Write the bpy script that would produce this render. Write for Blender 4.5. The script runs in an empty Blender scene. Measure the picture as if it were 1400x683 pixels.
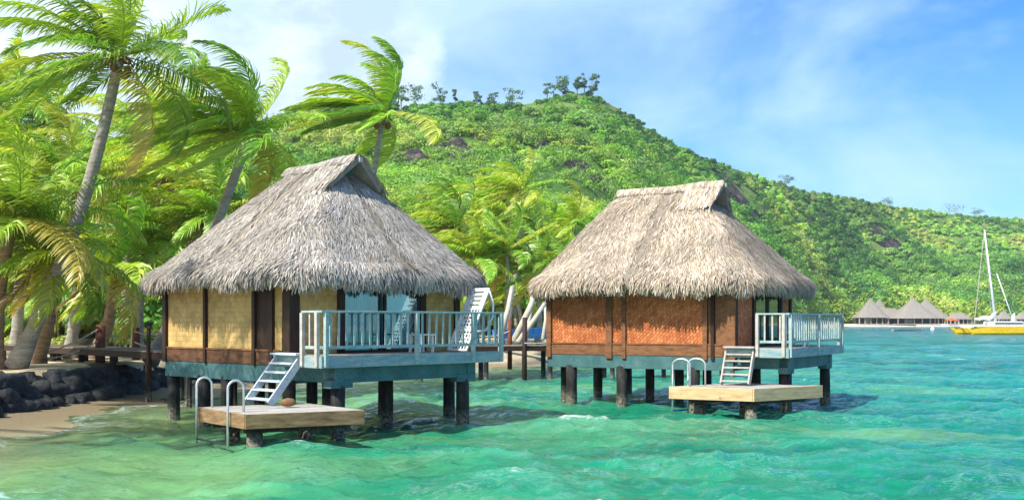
import bpy, math, random
import numpy as np
from mathutils import Vector, Matrix, noise

random.seed(7)
RNG = np.random.default_rng(11)
scn = bpy.context.scene
col = scn.collection
PI = math.pi
F = 1500.0; CX = 700.0; HY = 440.0; CZ = 2.5      # focal length, horizon and eye height measured on the photo


def at(px, D, py=None):
    """world point on the bearing of photo column px at distance D"""
    x = (px - CX) / F * D
    return (x, D) if py is None else (x, D, CZ + (HY - py) / F * D)


# ------------------------------------------------------------------ object helpers
def tag(o, label=None, cat=None, group=None, kind=None):
    if label: o['label'] = label
    if cat: o['category'] = cat
    if group: o['group'] = group
    if kind: o['kind'] = kind
    return o


def empty(name, loc=(0, 0, 0), rz=0.0):
    o = bpy.data.objects.new(name, None)
    col.objects.link(o)
    o.location = loc
    o.rotation_euler = (0, 0, rz)
    o.empty_display_size = 0.3
    return o


def link_mesh(name, me, mat, parent=None, smooth=False):
    o = bpy.data.objects.new(name, me)
    col.objects.link(o)
    if mat is not None:
        me.materials.append(mat)
    if parent is not None:
        o.parent = parent
    if smooth:
        me.polygons.foreach_set('use_smooth', [True] * len(me.polygons))
    return o


def np_mesh(name, V, Fq, mat, parent=None, C=None, smooth=False, attrs=None):
    """fast mesh: V (n,3), Fq (m,3 or 4) array, C (n,3) vertex colours"""
    V = np.asarray(V, dtype=np.float32)
    Fq = np.asarray(Fq, dtype=np.int32)
    me = bpy.data.meshes.new(name)
    me.vertices.add(len(V))
    me.vertices.foreach_set('co', V.ravel())
    k = Fq.shape[1]
    me.loops.add(Fq.size)
    me.loops.foreach_set('vertex_index', Fq.ravel())
    me.polygons.add(len(Fq))
    me.polygons.foreach_set('loop_start', np.arange(0, Fq.size, k, dtype=np.int32))
    me.update(calc_edges=True)
    if C is not None:
        a = me.color_attributes.new('Col', 'FLOAT_COLOR', 'POINT')
        cc = np.ones((len(V), 4), dtype=np.float32)
        cc[:, :3] = C
        a.data.foreach_set('color', cc.ravel())
    if attrs:
        for n_, arr in attrs.items():
            a = me.attributes.new(n_, 'FLOAT', 'POINT')
            a.data.foreach_set('value', np.asarray(arr, dtype=np.float32))
    return link_mesh(name, me, mat, parent, smooth)


class MB:
    """collects shapes, build() links them as ONE mesh object"""
    def __init__(s):
        s.v = []; s.f = []

    def box(s, x0, x1, y0, y1, z0, z1, j=0.0):
        b = len(s.v)
        for x, y, z in ((x0, y0, z0), (x1, y0, z0), (x1, y1, z0), (x0, y1, z0),
                        (x0, y0, z1), (x1, y0, z1), (x1, y1, z1), (x0, y1, z1)):
            s.v.append((x + random.uniform(-j, j), y + random.uniform(-j, j), z + random.uniform(-j, j)))
        for q in ((3, 2, 1, 0), (4, 5, 6, 7), (0, 1, 5, 4), (1, 2, 6, 5), (2, 3, 7, 6), (3, 0, 4, 7)):
            s.f.append(tuple(b + i for i in q))
        return s

    def beam(s, p, q, w, h, up=(0, 0, 1)):
        """box from p to q, w across, h along up"""
        p = Vector(p); q = Vector(q); d = (q - p).normalized()
        u = Vector(up); sd = d.cross(u)
        if sd.length < 1e-4: sd = d.cross(Vector((1, 0, 0)))
        sd.normalize(); u = sd.cross(d).normalized()
        b = len(s.v)
        for e in (p, q):
            for a, c in ((-1, -1), (1, -1), (1, 1), (-1, 1)):
                s.v.append(tuple(e + sd * (a * w / 2) + u * (c * h / 2)))
        for k in range(4):
            s.f.append((b + k, b + (k + 1) % 4, b + 4 + (k + 1) % 4, b + 4 + k))
        s.f.append((b + 3, b + 2, b + 1, b)); s.f.append((b + 4, b + 5, b + 6, b + 7))
        return s

    def prism(s, pts, z0, z1):
        b = len(s.v); n = len(pts)
        for z in (z0, z1):
            for x, y in pts: s.v.append((x, y, z))
        s.f.append(tuple(b + i for i in reversed(range(n))))
        s.f.append(tuple(b + n + i for i in range(n)))
        for i in range(n):
            k = (i + 1) % n
            s.f.append((b + i, b + k, b + n + k, b + n + i))
        return s

    def tube(s, pts, r, n=8):
        pts = [Vector(p) for p in pts]
        R = list(r) if hasattr(r, '__len__') else [r] * len(pts)
        b = len(s.v); prev = None
        for i, p in enumerate(pts):
            d = (pts[min(i + 1, len(pts) - 1)] - pts[max(i - 1, 0)]).normalized()
            if prev is None:
                a = d.cross(Vector((0, 0, 1)))
                if a.length < 1e-3: a = Vector((1, 0, 0))
            else:
                a = prev - d * prev.dot(d)
            a.normalize(); prev = a; c = d.cross(a)
            for k in range(n):
                t = 2 * PI * k / n
                s.v.append(tuple(p + (a * math.cos(t) + c * math.sin(t)) * R[i]))
        for i in range(len(pts) - 1):
            for k in range(n):
                k2 = (k + 1) % n
                s.f.append((b + i * n + k, b + i * n + k2, b + (i + 1) * n + k2, b + (i + 1) * n + k))
        s.f.append(tuple(b + k for k in reversed(range(n))))
        e = b + (len(pts) - 1) * n
        s.f.append(tuple(e + k for k in range(n)))
        return s

    def build(s, name, mat, parent=None, bevel=0.0, smooth=False):
        me = bpy.data.meshes.new(name)
        me.from_pydata(s.v, [], s.f)
        me.update()
        o = link_mesh(name, me, mat, parent, smooth)
        if bevel:
            m = o.modifiers.new('bevel', 'BEVEL'); m.width = bevel; m.segments = 2; m.limit_method = 'ANGLE'
        return o


# ------------------------------------------------------------------ materials
def mat(name):
    m = bpy.data.materials.new(name); m.use_nodes = True
    nt = m.node_tree; nt.nodes.clear()
    out = nt.nodes.new('ShaderNodeOutputMaterial')
    return m, nt, out


def nd(nt, t, **kw):
    n = nt.nodes.new(t)
    for k, v in kw.items():
        if k.startswith('_'): setattr(n, k[1:], v)
        else:
            key = k.replace('__', ' ')
            n.inputs[key].default_value = v
    return n


def ramp(nt, stops, interp='LINEAR'):
    r = nt.nodes.new('ShaderNodeValToRGB'); r.color_ramp.interpolation = interp
    e = r.color_ramp.elements
    e[0].position = stops[0][0]; e[0].color = (*stops[0][1], 1)
    e[1].position = stops[-1][0]; e[1].color = (*stops[-1][1], 1)
    for p, c in stops[1:-1]:
        x = e.new(p); x.color = (*c, 1)
    return r


def mixc(nt, fac, a, b, mode='MIX'):
    n = nt.nodes.new('ShaderNodeMix'); n.data_type = 'RGBA'; n.blend_type = mode
    for s, v in ((0, fac), (6, a), (7, b)):
        if hasattr(v, 'links') or hasattr(v, 'is_output'): nt.links.new(v, n.inputs[s])
        elif isinstance(v, (int, float)): n.inputs[s].default_value = v
        else: n.inputs[s].default_value = (*v, 1)
    return n.outputs[2]


def noise_t(nt, vec, scale, detail=4, rough=.6, dist=0.0):
    n = nt.nodes.new('ShaderNodeTexNoise'); n.inputs['Scale'].default_value = scale
    n.inputs['Detail'].default_value = detail; n.inputs['Roughness'].default_value = rough
    n.inputs['Distortion'].default_value = dist
    if vec is not None: nt.links.new(vec, n.inputs['Vector'])
    return n


def mapping(nt, vec, scale=(1, 1, 1)):
    n = nt.nodes.new('ShaderNodeMapping'); n.inputs['Scale'].default_value = scale
    nt.links.new(vec, n.inputs['Vector']); return n.outputs[0]


def noisy_mat(name, c1, c2, c3=None, scale=6, stretch=(1, 1, 1), rough=.8, bump=.3, fine=40, bdist=.02, spec=.3, metallic=0.0):
    m, nt, out = mat(name); L = nt.links.new
    tc = nt.nodes.new('ShaderNodeTexCoord')
    v = mapping(nt, tc.outputs['Object'], stretch)
    n1 = noise_t(nt, v, scale, 5, .65)
    st = [(.3, c1), (.68, c2)] if c3 is None else [(.28, c1), (.5, c2), (.72, c3)]
    r = ramp(nt, st); L(n1.outputs['Fac'], r.inputs[0])
    n2 = noise_t(nt, v, fine, 3, .7)
    r2 = ramp(nt, [(.3, (.72, .72, .72)), (.7, (1.15, 1.15, 1.15))]); L(n2.outputs['Fac'], r2.inputs[0])
    c = mixc(nt, 1.0, r.outputs[0], r2.outputs[0], 'MULTIPLY')
    b = nd(nt, 'ShaderNodeBsdfPrincipled', Roughness=rough, Metallic=metallic)
    b.inputs['Specular IOR Level'].default_value = spec
    L(c, b.inputs['Base Color'])
    bp = nd(nt, 'ShaderNodeBump', Strength=bump, Distance=bdist)
    L(n2.outputs['Fac'], bp.inputs['Height']); L(bp.outputs[0], b.inputs['Normal'])
    L(b.outputs[0], out.inputs[0])
    return m


def weave_mat(name, c1, c2, dark, sx, sz, bump=.8, stain=(.5, .5, .5), rot=0.0):
    m, nt, out = mat(name); L = nt.links.new
    tc = nt.nodes.new('ShaderNodeTexCoord')
    sp = nt.nodes.new('ShaderNodeSeparateXYZ'); L(tc.outputs['Object'], sp.inputs[0])
    ad = nd(nt, 'ShaderNodeMath', _operation='ADD'); L(sp.outputs[0], ad.inputs[0]); L(sp.outputs[1], ad.inputs[1])
    cb = nt.nodes.new('ShaderNodeCombineXYZ'); L(ad.outputs[0], cb.inputs[0]); L(sp.outputs[2], cb.inputs[1])
    dn = noise_t(nt, cb.outputs[0], 5, 2); 
    dv = nd(nt, 'ShaderNodeVectorMath', _operation='MULTIPLY_ADD')
    L(dn.outputs['Color'], dv.inputs[0]); dv.inputs[1].default_value = (.035, .035, 0); L(cb.outputs[0], dv.inputs[2])
    rt_ = nt.nodes.new('ShaderNodeMapping'); rt_.inputs['Rotation'].default_value = (0, 0, rot); L(dv.outputs[0], rt_.inputs['Vector'])
    br = nt.nodes.new('ShaderNodeTexBrick'); L(rt_.outputs[0], br.inputs['Vector'])
    br.inputs['Scale'].default_value = 1.0
    br.inputs['Brick Width'].default_value = sx; br.inputs['Row Height'].default_value = sz
    br.inputs['Mortar Size'].default_value = .009; br.inputs['Mortar Smooth'].default_value = .9
    br.inputs['Color1'].default_value = (*c1, 1); br.inputs['Color2'].default_value = (*c2, 1)
    br.inputs['Mortar'].default_value = (*dark, 1)
    n1 = noise_t(nt, cb.outputs[0], 1.6, 5, .7)
    r = ramp(nt, [(.32, stain), (.62, (1.1, 1.1, 1.1))]); L(n1.outputs['Fac'], r.inputs[0])
    c = mixc(nt, 1.0, br.outputs[0], r.outputs[0], 'MULTIPLY')
    n3 = noise_t(nt, mapping(nt, cb.outputs[0], (1, 1, 1)), 45, 3)
    r3 = ramp(nt, [(.3, (.75, .75, .75)), (.7, (1.2, 1.2, 1.2))]); L(n3.outputs['Fac'], r3.inputs[0])
    c = mixc(nt, 1.0, c, r3.outputs[0], 'MULTIPLY')
    b = nd(nt, 'ShaderNodeBsdfPrincipled', Roughness=.6); L(c, b.inputs['Base Color'])
    b.inputs['Specular IOR Level'].default_value = .3
    inv = nd(nt, 'ShaderNodeMath', _operation='SUBTRACT'); inv.inputs[0].default_value = 1; L(br.outputs['Fac'], inv.inputs[1])
    # each strip bellies out between its neighbours
    wv = nd(nt, 'ShaderNodeMath', _operation='MULTIPLY'); wv.inputs[1].default_value = 2 * PI / sx; L(ad.outputs[0], wv.inputs[0])
    sn = nd(nt, 'ShaderNodeMath', _operation='SINE'); L(wv.outputs[0], sn.inputs[0])
    hz = nd(nt, 'ShaderNodeMath', _operation='MULTIPLY_ADD'); L(sn.outputs[0], hz.inputs[0]); hz.inputs[1].default_value = .3; L(inv.outputs[0], hz.inputs[2])
    bp = nd(nt, 'ShaderNodeBump', Strength=bump, Distance=.02); L(hz.outputs[0], bp.inputs['Height'])
    L(bp.outputs[0], b.inputs['Normal']); L(b.outputs[0], out.inputs[0])
    return m


def leaf_mat(name, trans=.35, gloss=.06, mult=(1, 1, 1), rough=.45):
    m, nt, out = mat(name); L = nt.links.new
    a = nt.nodes.new('ShaderNodeVertexColor'); a.layer_name = 'Col'
    c = mixc(nt, 1.0, a.outputs[0], mult, 'MULTIPLY')
    d = nt.nodes.new('ShaderNodeBsdfDiffuse'); t = nt.nodes.new('ShaderNodeBsdfTranslucent')
    L(c, d.inputs[0])
    tc = mixc(nt, 1.0, c, (1.2, 1.25, .5), 'MULTIPLY'); L(tc, t.inputs[0])
    mx = nd(nt, 'ShaderNodeMixShader'); mx.inputs[0].default_value = trans; L(d.outputs[0], mx.inputs[1]); L(t.outputs[0], mx.inputs[2])
    g = nd(nt, 'ShaderNodeBsdfGlossy', Roughness=rough)
    m2 = nd(nt, 'ShaderNodeMixShader'); m2.inputs[0].default_value = gloss; L(mx.outputs[0], m2.inputs[1]); L(g.outputs[0], m2.inputs[2])
    L(m2.outputs[0], out.inputs[0])
    return m


def col_mat(name, rough=.9, spec=.15):
    m, nt, out = mat(name)
    a = nt.nodes.new('ShaderNodeVertexColor'); a.layer_name = 'Col'
    b = nd(nt, 'ShaderNodeBsdfPrincipled', Roughness=rough); b.inputs['Specular IOR Level'].default_value = spec
    nt.links.new(a.outputs[0], b.inputs['Base Color']); nt.links.new(b.outputs[0], out.inputs[0])
    return m


M = {}
M['thatch'] = col_mat('thatch strands')
M['thatch_base'] = noisy_mat('thatch underlayer', (.16, .13, .10), (.30, .26, .21), scale=9, rough=.95, spec=.1)
M['thatch_far'] = noisy_mat('distant thatch', (.23, .205, .18), (.33, .295, .26), scale=1.2, fine=5, rough=.95, spec=.1)
M['dark_wood'] = noisy_mat('dark brown posts', (.018, .010, .006), (.05, .025, .014), scale=5, stretch=(4, 4, .6), rough=.6)
M['brown_wood'] = noisy_mat('brown stained boards', (.10, .042, .018), (.22, .095, .04), (.27, .13, .06), scale=4, stretch=(1, 1, 3), rough=.65)
M['umber_wood'] = noisy_mat('umber boards', (.05, .024, .012), (.11, .05, .024), (.17, .085, .04), scale=4, stretch=(1, 1, 3), rough=.7)
M['red_wood'] = noisy_mat('red brown posts', (.10, .03, .018), (.22, .075, .04), scale=6, rough=.7)
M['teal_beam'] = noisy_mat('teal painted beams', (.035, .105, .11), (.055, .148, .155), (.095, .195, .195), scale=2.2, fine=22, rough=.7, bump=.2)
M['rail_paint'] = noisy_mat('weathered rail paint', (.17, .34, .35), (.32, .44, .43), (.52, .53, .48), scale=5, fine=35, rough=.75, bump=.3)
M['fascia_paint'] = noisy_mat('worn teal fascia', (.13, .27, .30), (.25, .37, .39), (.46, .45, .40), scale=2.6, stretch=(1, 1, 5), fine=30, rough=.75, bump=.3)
M['deck_wood'] = noisy_mat('deck boards', (.26, .19, .13), (.46, .38, .29), (.58, .50, .40), scale=4, fine=45, rough=.85)
M['pale_wood'] = noisy_mat('pale timber', (.44, .28, .13), (.60, .42, .22), (.70, .53, .32), scale=2.5, stretch=(1, 1, 6), fine=50, rough=.8)
M['brown_plank'] = noisy_mat('weathered brown timber', (.13, .075, .035), (.25, .155, .075), (.38, .26, .13), scale=2.5, stretch=(1, 1, 6), fine=50, rough=.8)
M['grey_wood'] = noisy_mat('bleached timber', (.36, .33, .29), (.55, .52, .47), scale=6, fine=50, rough=.85)
M['stair_paint'] = noisy_mat('stair paint', (.38, .46, .52), (.58, .64, .68), scale=4, fine=30, rough=.7)
M['pile'] = noisy_mat('tarred piles', (.006, .008, .008), (.02, .02, .02), (.06, .058, .052), scale=3.5, stretch=(3, 3, .7), fine=20, rough=.75, bump=.5)
M['gold_weave'] = weave_mat('golden woven bamboo', (.62, .44, .18), (.50, .34, .125), (.46, .31, .11), .16, .12, .4, (.66, .62, .56))
M['orange_weave'] = weave_mat('orange woven bamboo', (.72, .27, .10), (.50, .14, .045), (.30, .08, .03), .13, .085, .9, (.72, .62, .6), rot=math.radians(45))
M['steel'] = noisy_mat('galvanised tube', (.55, .57, .58), (.7, .72, .73), scale=8, rough=.35, bump=.05, metallic=.6, spec=.5)
M['blue_plastic'] = noisy_mat('blue plastic', (.01, .05, .30), (.02, .09, .42), rough=.4, bump=.05)
M['white_plastic'] = noisy_mat('white plastic', (.66, .72, .73), (.78, .80, .79), scale=3, rough=.4, bump=.03, spec=.5)
M['white_paint'] = noisy_mat('white gelcoat', (.68, .70, .72), (.80, .80, .80), scale=1, fine=6, rough=.35, bump=.02, spec=.5)
M['yellow_paint'] = noisy_mat('yellow hull paint', (.72, .44, .01), (.82, .52, .02), scale=.6, fine=4, rough=.4, bump=.02)
M['black'] = noisy_mat('black rubber', (.01, .01, .01), (.03, .03, .03), rough=.6)
M['red_cloth'] = noisy_mat('orange canvas', (.65, .11, .03), (.75, .16, .05), scale=1, fine=3, rough=.8)
M['blue_hull'] = noisy_mat('blue hull', (.02, .12, .38), (.04, .18, .48), scale=1, fine=4, rough=.5)
M['rock'] = noisy_mat('basalt boulders', (.008, .009, .011), (.028, .03, .034), (.085, .085, .085), scale=1.8, fine=14, rough=.7, bump=.8, bdist=.06)
M['cliff'] = noisy_mat('hillside rock', (.012, .012, .012), (.045, .042, .038), (.20, .15, .11), scale=.16, fine=.9, rough=.9, bump=1.0, bdist=1.2)
M['bark'] = noisy_mat('palm bark', (.22, .20, .17), (.42, .39, .34), (.56, .52, .46), scale=2.2, stretch=(1, 1, 5), fine=16, rough=.9, bump=.9, bdist=.05)
M['bark_warm'] = noisy_mat('sunlit palm bark', (.20, .13, .08), (.38, .27, .18), (.52, .40, .28), scale=2.2, stretch=(1, 1, 5), fine=16, rough=.9, bump=.9, bdist=.05)  # warmer brown bark for the trunks on the sand
M['coconut'] = noisy_mat('coconut husk', (.13, .06, .03), (.30, .16, .07), scale=5, rough=.7)
M['log'] = noisy_mat('bleached driftwood', (.42, .36, .28), (.62, .56, .47), scale=3, fine=30, rough=.9)
M['rope'] = noisy_mat('rope', (.42, .36, .28), (.58, .52, .42), scale=20, rough=.95)
M['stone_wall'] = noisy_mat('low stone wall', (.03, .035, .025), (.09, .09, .07), scale=2, fine=12, rough=.9, bump=.8, bdist=.05)
M['plank'] = noisy_mat('walkway planks', (.16, .12, .09), (.34, .28, .22), scale=4, fine=30, rough=.9)
M['curtain'] = noisy_mat('pale teal curtain', (.16, .50, .58), (.28, .62, .68), scale=2, stretch=(6, 6, .3), fine=20, rough=.9, bump=.2)
M['leaf'] = leaf_mat('palm leaflets', .42, .07)
M['bush'] = leaf_mat('broad leaves', .25, .05)
M['hill_leaf'] = leaf_mat('hill canopy', .34, .02, rough=.7)
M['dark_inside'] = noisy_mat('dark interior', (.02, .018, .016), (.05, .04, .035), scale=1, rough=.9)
M['plaster'] = noisy_mat('pale plaster', (.30, .26, .21), (.42, .37, .31), scale=.5, fine=3, rough=.9)

def chip(m, colr, scale=9.0, lo=.60, hi=.64, zband=None):
    nt = m.node_tree; L = nt.links.new
    b = next(n for n in nt.nodes if n.type == 'BSDF_PRINCIPLED'); src = b.inputs['Base Color'].links[0].from_socket
    tc = nt.nodes.new('ShaderNodeTexCoord'); n1 = noise_t(nt, tc.outputs['Object'], scale, 6, .7)
    mr = nd(nt, 'ShaderNodeMapRange'); L(n1.outputs[0], mr.inputs[0]); mr.inputs[1].default_value = lo; mr.inputs[2].default_value = hi
    f = mr.outputs[0]
    if zband:
        sp = nt.nodes.new('ShaderNodeSeparateXYZ'); L(tc.outputs['Object'], sp.inputs[0])
        z1 = nd(nt, 'ShaderNodeMapRange'); L(sp.outputs[2], z1.inputs[0]); z1.inputs[1].default_value = zband[1]; z1.inputs[2].default_value = zband[0]
        mu = nd(nt, 'ShaderNodeMath', _operation='MULTIPLY'); L(f, mu.inputs[0]); L(z1.outputs[0], mu.inputs[1]); f = mu.outputs[0]
    L(mixc(nt, f, src, colr), b.inputs['Base Color'])


chip(M['pile'], (.20, .19, .14), 16, .42, .56, (.16, .42))
chip(M['rail_paint'], (.22, .18, .14), 14, .60, .64)
chip(M['fascia_paint'], (.30, .26, .20), 10, .58, .63)
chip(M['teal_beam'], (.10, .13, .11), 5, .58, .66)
chip(M['stair_paint'], (.25, .23, .2), 16, .60, .64)
chip(M['pale_wood'], (.30, .19, .10), 7, .60, .66)
# sand: dry above the water, wet and darker at the wash
m, nt, out = mat('coral sand'); L = nt.links.new
g = nt.nodes.new('ShaderNodeNewGeometry')
sp = nt.nodes.new('ShaderNodeSeparateXYZ'); L(g.outputs['Position'], sp.inputs[0])
n1 = noise_t(nt, g.outputs['Position'], .8, 5); n2 = noise_t(nt, g.outputs['Position'], 9, 4, .75)
r1 = ramp(nt, [(.35, (.50, .40, .25)), (.7, (.64, .54, .37))]); L(n1.outputs[0], r1.inputs[0])
r2 = ramp(nt, [(.34, (.5, .46, .40)), (.5, (1, 1, 1)), (.75, (1.1, 1.1, 1.1))]); L(n2.outputs[0], r2.inputs[0])
c = mixc(nt, 1.0, r1.outputs[0], r2.outputs[0], 'MULTIPLY')
mr = nd(nt, 'ShaderNodeMapRange'); L(sp.outputs[2], mr.inputs[0]); mr.inputs[1].default_value = .12; mr.inputs[2].default_value = .34
mr2 = nd(nt, 'ShaderNodeMapRange'); L(sp.outputs[2], mr2.inputs[0]); mr2.inputs[1].default_value = -.25; mr2.inputs[2].default_value = .02
wet = mixc(nt, mr2.outputs[0], (.58, .50, .30), (.27, .21, .13))
c = mixc(nt, mr.outputs[0], wet, c)
b = nd(nt, 'ShaderNodeBsdfPrincipled', Roughness=.9); L(c, b.inputs['Base Color']); b.inputs['Specular IOR Level'].default_value = .3
mrr = nd(nt, 'ShaderNodeMapRange'); L(sp.outputs[2], mrr.inputs[0]); mrr.inputs[1].default_value = .10; mrr.inputs[2].default_value = .26; mrr.inputs[3].default_value = .38; mrr.inputs[4].default_value = .92; L(mrr.outputs[0], b.inputs['Roughness'])
bp = nd(nt, 'ShaderNodeBump', Strength=.6, Distance=.08); L(n2.outputs[0], bp.inputs['Height']); L(bp.outputs[0], b.inputs['Normal'])
L(b.outputs[0], out.inputs[0]); M['sand'] = m

# hill ground
m, nt, out = mat('hill ground'); L = nt.links.new
g = nt.nodes.new('ShaderNodeNewGeometry')
n1 = noise_t(nt, g.outputs['Position'], .035, 6, .6); n2 = noise_t(nt, g.outputs['Position'], .5, 5, .7)
r1 = ramp(nt, [(.35, (.07, .17, .03)), (.52, (.15, .27, .05)), (.66, (.30, .30, .10))]); L(n1.outputs[0], r1.inputs[0])
r2 = ramp(nt, [(.3, (.55, .55, .55)), (.7, (1.2, 1.2, 1.2))]); L(n2.outputs[0], r2.inputs[0])
c = mixc(nt, 1.0, r1.outputs[0], r2.outputs[0], 'MULTIPLY')
b = nd(nt, 'ShaderNodeBsdfPrincipled', Roughness=.95); L(c, b.inputs['Base Color']); b.inputs['Specular IOR Level'].default_value = .1
bp = nd(nt, 'ShaderNodeBump', Strength=.8, Distance=1.5); L(n2.outputs[0], bp.inputs['Height']); L(bp.outputs[0], b.inputs['Normal'])
L(b.outputs[0], out.inputs[0]); M['hill'] = m

# glass of the sliding doors
m, nt, out = mat('door glass'); L = nt.links.new
gl = nd(nt, 'ShaderNodeBsdfGlossy', Roughness=.03); gl.inputs[0].default_value = (.75, .9, .95, 1)
tr = nt.nodes.new('ShaderNodeBsdfTransparent'); tr.inputs[0].default_value = (.62, .85, .88, 1)
fr = nd(nt, 'ShaderNodeFresnel', IOR=1.5)
ad = nd(nt, 'ShaderNodeMath', _operation='ADD'); ad.inputs[1].default_value = .10; L(fr.outputs[0], ad.inputs[0])
mx = nt.nodes.new('ShaderNodeMixShader'); L(ad.outputs[0], mx.inputs[0]); L(tr.outputs[0], mx.inputs[1]); L(gl.outputs[0], mx.inputs[2])
L(mx.outputs[0], out.inputs[0]); M['glass'] = m

# ------------------------------------------------------------------ shoreline and land
SHORE = np.array([(-14, -60), (-12.6, 10), (-11.7, 22), (-11.4, 27), (-11.2, 31), (-10.8, 36), (-9.6, 42), (-7.2, 48), (-3.8, 55), (0, 62), (5, 76),
                  (12, 110), (32, 180), (72, 300), (130, 450), (186, 612), (230, 632), (290, 640), (420, 650), (620, 600), (1000, 480), (2600, 300)], float)


def shore_dist(x, y):
    """signed distance to the shoreline, positive over water (to the right of the line)"""
    x = np.asarray(x, float); y = np.asarray(y, float)
    best = np.full(x.shape, 1e9); sgn = np.ones(x.shape)
    for (ax, ay), (bx, by) in zip(SHORE[:-1], SHORE[1:]):
        dx, dy = bx - ax, by - ay
        t = np.clip(((x - ax) * dx + (y - ay) * dy) / (dx * dx + dy * dy), 0, 1)
        d = np.hypot(x - ax - t * dx, y - ay - t * dy)
        cr = dx * (y - ay) - dy * (x - ax)
        m_ = d < best - 1e-9
        best = np.where(m_, d, best); sgn = np.where(m_, np.where(cr < 0, 1, -1), sgn)
    return best * sgn


# value noise in numpy
_P = RNG.random((256, 256))


def vnoise(x, y):
    xi = np.floor(x).astype(int); yi = np.floor(y).astype(int)
    fx = x - xi; fy = y - yi; fx = fx * fx * (3 - 2 * fx); fy = fy * fy * (3 - 2 * fy)
    g_ = lambda a, b_: _P[a % 256, b_ % 256]
    return (g_(xi, yi) * (1 - fx) + g_(xi + 1, yi) * fx) * (1 - fy) + (g_(xi, yi + 1) * (1 - fx) + g_(xi + 1, yi + 1) * fx) * fy


def fbm(x, y, o=4):
    s = 0; a = .5
    for k in range(o):
        s = s + a * vnoise(x * 2 ** k + 17.3 * k, y * 2 ** k + 5.1 * k); a *= .5
    return s


# skyline of the hill as (photo column, row, ridge distance)
SKY = np.array([(-900, 240, 300), (-300, 200, 320), (150, 185, 340), (330, 165, 360), (420, 138, 380), (500, 138, 400), (560, 137, 420), (640, 135, 450), (690, 138, 470), (730, 131, 490),
                (765, 122, 505), (790, 119, 512), (812, 122, 518), (845, 140, 530), (880, 165, 545), (930, 197, 580), (980, 216, 630), (1040, 236, 700), (1100, 256, 780),
                (1160, 266, 850), (1230, 279, 920), (1300, 288, 970), (1400, 296, 1030), (1700, 300, 1120), (2200, 340, 1150)], float)


def land_start(u):
    # distance along a bearing at which the flat coast gives way to the slope
    return np.interp(u, [-2, -.45, -.2, 0, .05, .10, .17, .24, .29, .36, .6, 1.2], [52, 58, 74, 98, 125, 170, 290, 440, 650, 672, 690, 690])


def terrain(x, y):
    u = x / np.maximum(y, 1); px = u * F + CX; D = y
    Dr = np.interp(px, SKY[:, 0], SKY[:, 2]); sy = np.interp(px, SKY[:, 0], SKY[:, 1])
    zr = CZ + (HY - sy) / F * Dr - 3.0
    Dh = land_start(u)
    t = (D - Dh) / (Dr - Dh)
    tc_ = np.clip(t, 0, 1)
    z = 1.0 + (zr - 1.0) * (.25 * tc_ + .75 * tc_ ** 1.25)
    nse = (fbm(x / 70 + 9, y / 70 + 3, 4) - .47) * 26 + (fbm(x / 25, y / 25, 3) - .44) * 7
    z = z + nse * np.sin(PI * tc_) ** .8 * np.clip(Dr / 500, .6, 1.3)
    z = np.where(t > 1, zr - (t - 1) * 60, z)
    z = np.where(t < 0, 1.0 + t * 0, z)
    return z


us = np.concatenate([np.linspace(-1.3, -.5, 40, endpoint=False), np.linspace(-.5, .5, 300, endpoint=False), np.linspace(.5, 1.3, 40)])
ss = np.concatenate([np.linspace(0, 1.0, 130), np.linspace(1.03, 2.2, 16)])
U, S = np.meshgrid(us, ss, indexing='ij')
PXu = U * F + CX
Dr_ = np.interp(PXu, SKY[:, 0], SKY[:, 2]); Dh_ = land_start(U)
DD = (Dh_ - 8) + (Dr_ - Dh_ + 8) * S
X_ = U * DD; Y_ = DD; Z_ = terrain(X_, Y_)
n0, n1_ = U.shape
idx = np.arange(n0 * n1_).reshape(n0, n1_)
quads = np.stack([idx[:-1, :-1], idx[1:, :-1], idx[1:, 1:], idx[:-1, 1:]], -1).reshape(-1, 4)
o = np_mesh('hill_terrain', np.stack([X_, Y_, Z_], -1).reshape(-1, 3), quads, M['hill'], smooth=True)
tag(o, kind='structure')

# coast sheet: seabed, beach, sand terrace behind the rock wall, flat coast up to the hill
xs = np.concatenate([np.linspace(-400, -60, 20, endpoint=False), np.linspace(-60, 40, 260, endpoint=False), np.linspace(40, 900, 90)])
ys = np.concatenate([np.linspace(-60, 8, 12, endpoint=False), np.linspace(8, 110, 260, endpoint=False), np.linspace(110, 800, 110)])
XX, YY = np.meshgrid(xs, ys, indexing='ij')
sd = shore_dist(XX, YY)
wall_zone = YY < 62
bump_ = (fbm(XX / 2.2, YY / 2.2, 3) - .45) * .25
z_in = np.where(wall_zone, np.clip(.34 + (-sd - 2.4) * 2.5, .12, 1.08) + bump_ * np.clip(-sd - 2.8, 0, 1), np.clip(.30 - sd * .22, 0, 1.25) + bump_ * .3)
z_in = np.where(sd > -2.0, np.maximum(0, .02 - sd * .10) + .02, z_in) if False else z_in
z_in = np.where((-sd < 2.4) & wall_zone, -sd * .085 + (fbm(XX / 3, YY / 3, 2) - .4) * .10 * np.clip(-sd, 0, 1), z_in)
zz = np.where(sd > 0, np.maximum(-.085 * sd, -2.2), z_in)
i2 = np.arange(XX.size).reshape(XX.shape)
quads = np.stack([i2[:-1, :-1], i2[1:, :-1], i2[1:, 1:], i2[:-1, 1:]], -1).reshape(-1, 4)
o = np_mesh('sand_beach', np.stack([XX, YY, zz], -1).reshape(-1, 3), quads, M['sand'], smooth=True)
tag(o, kind='structure')

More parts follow.
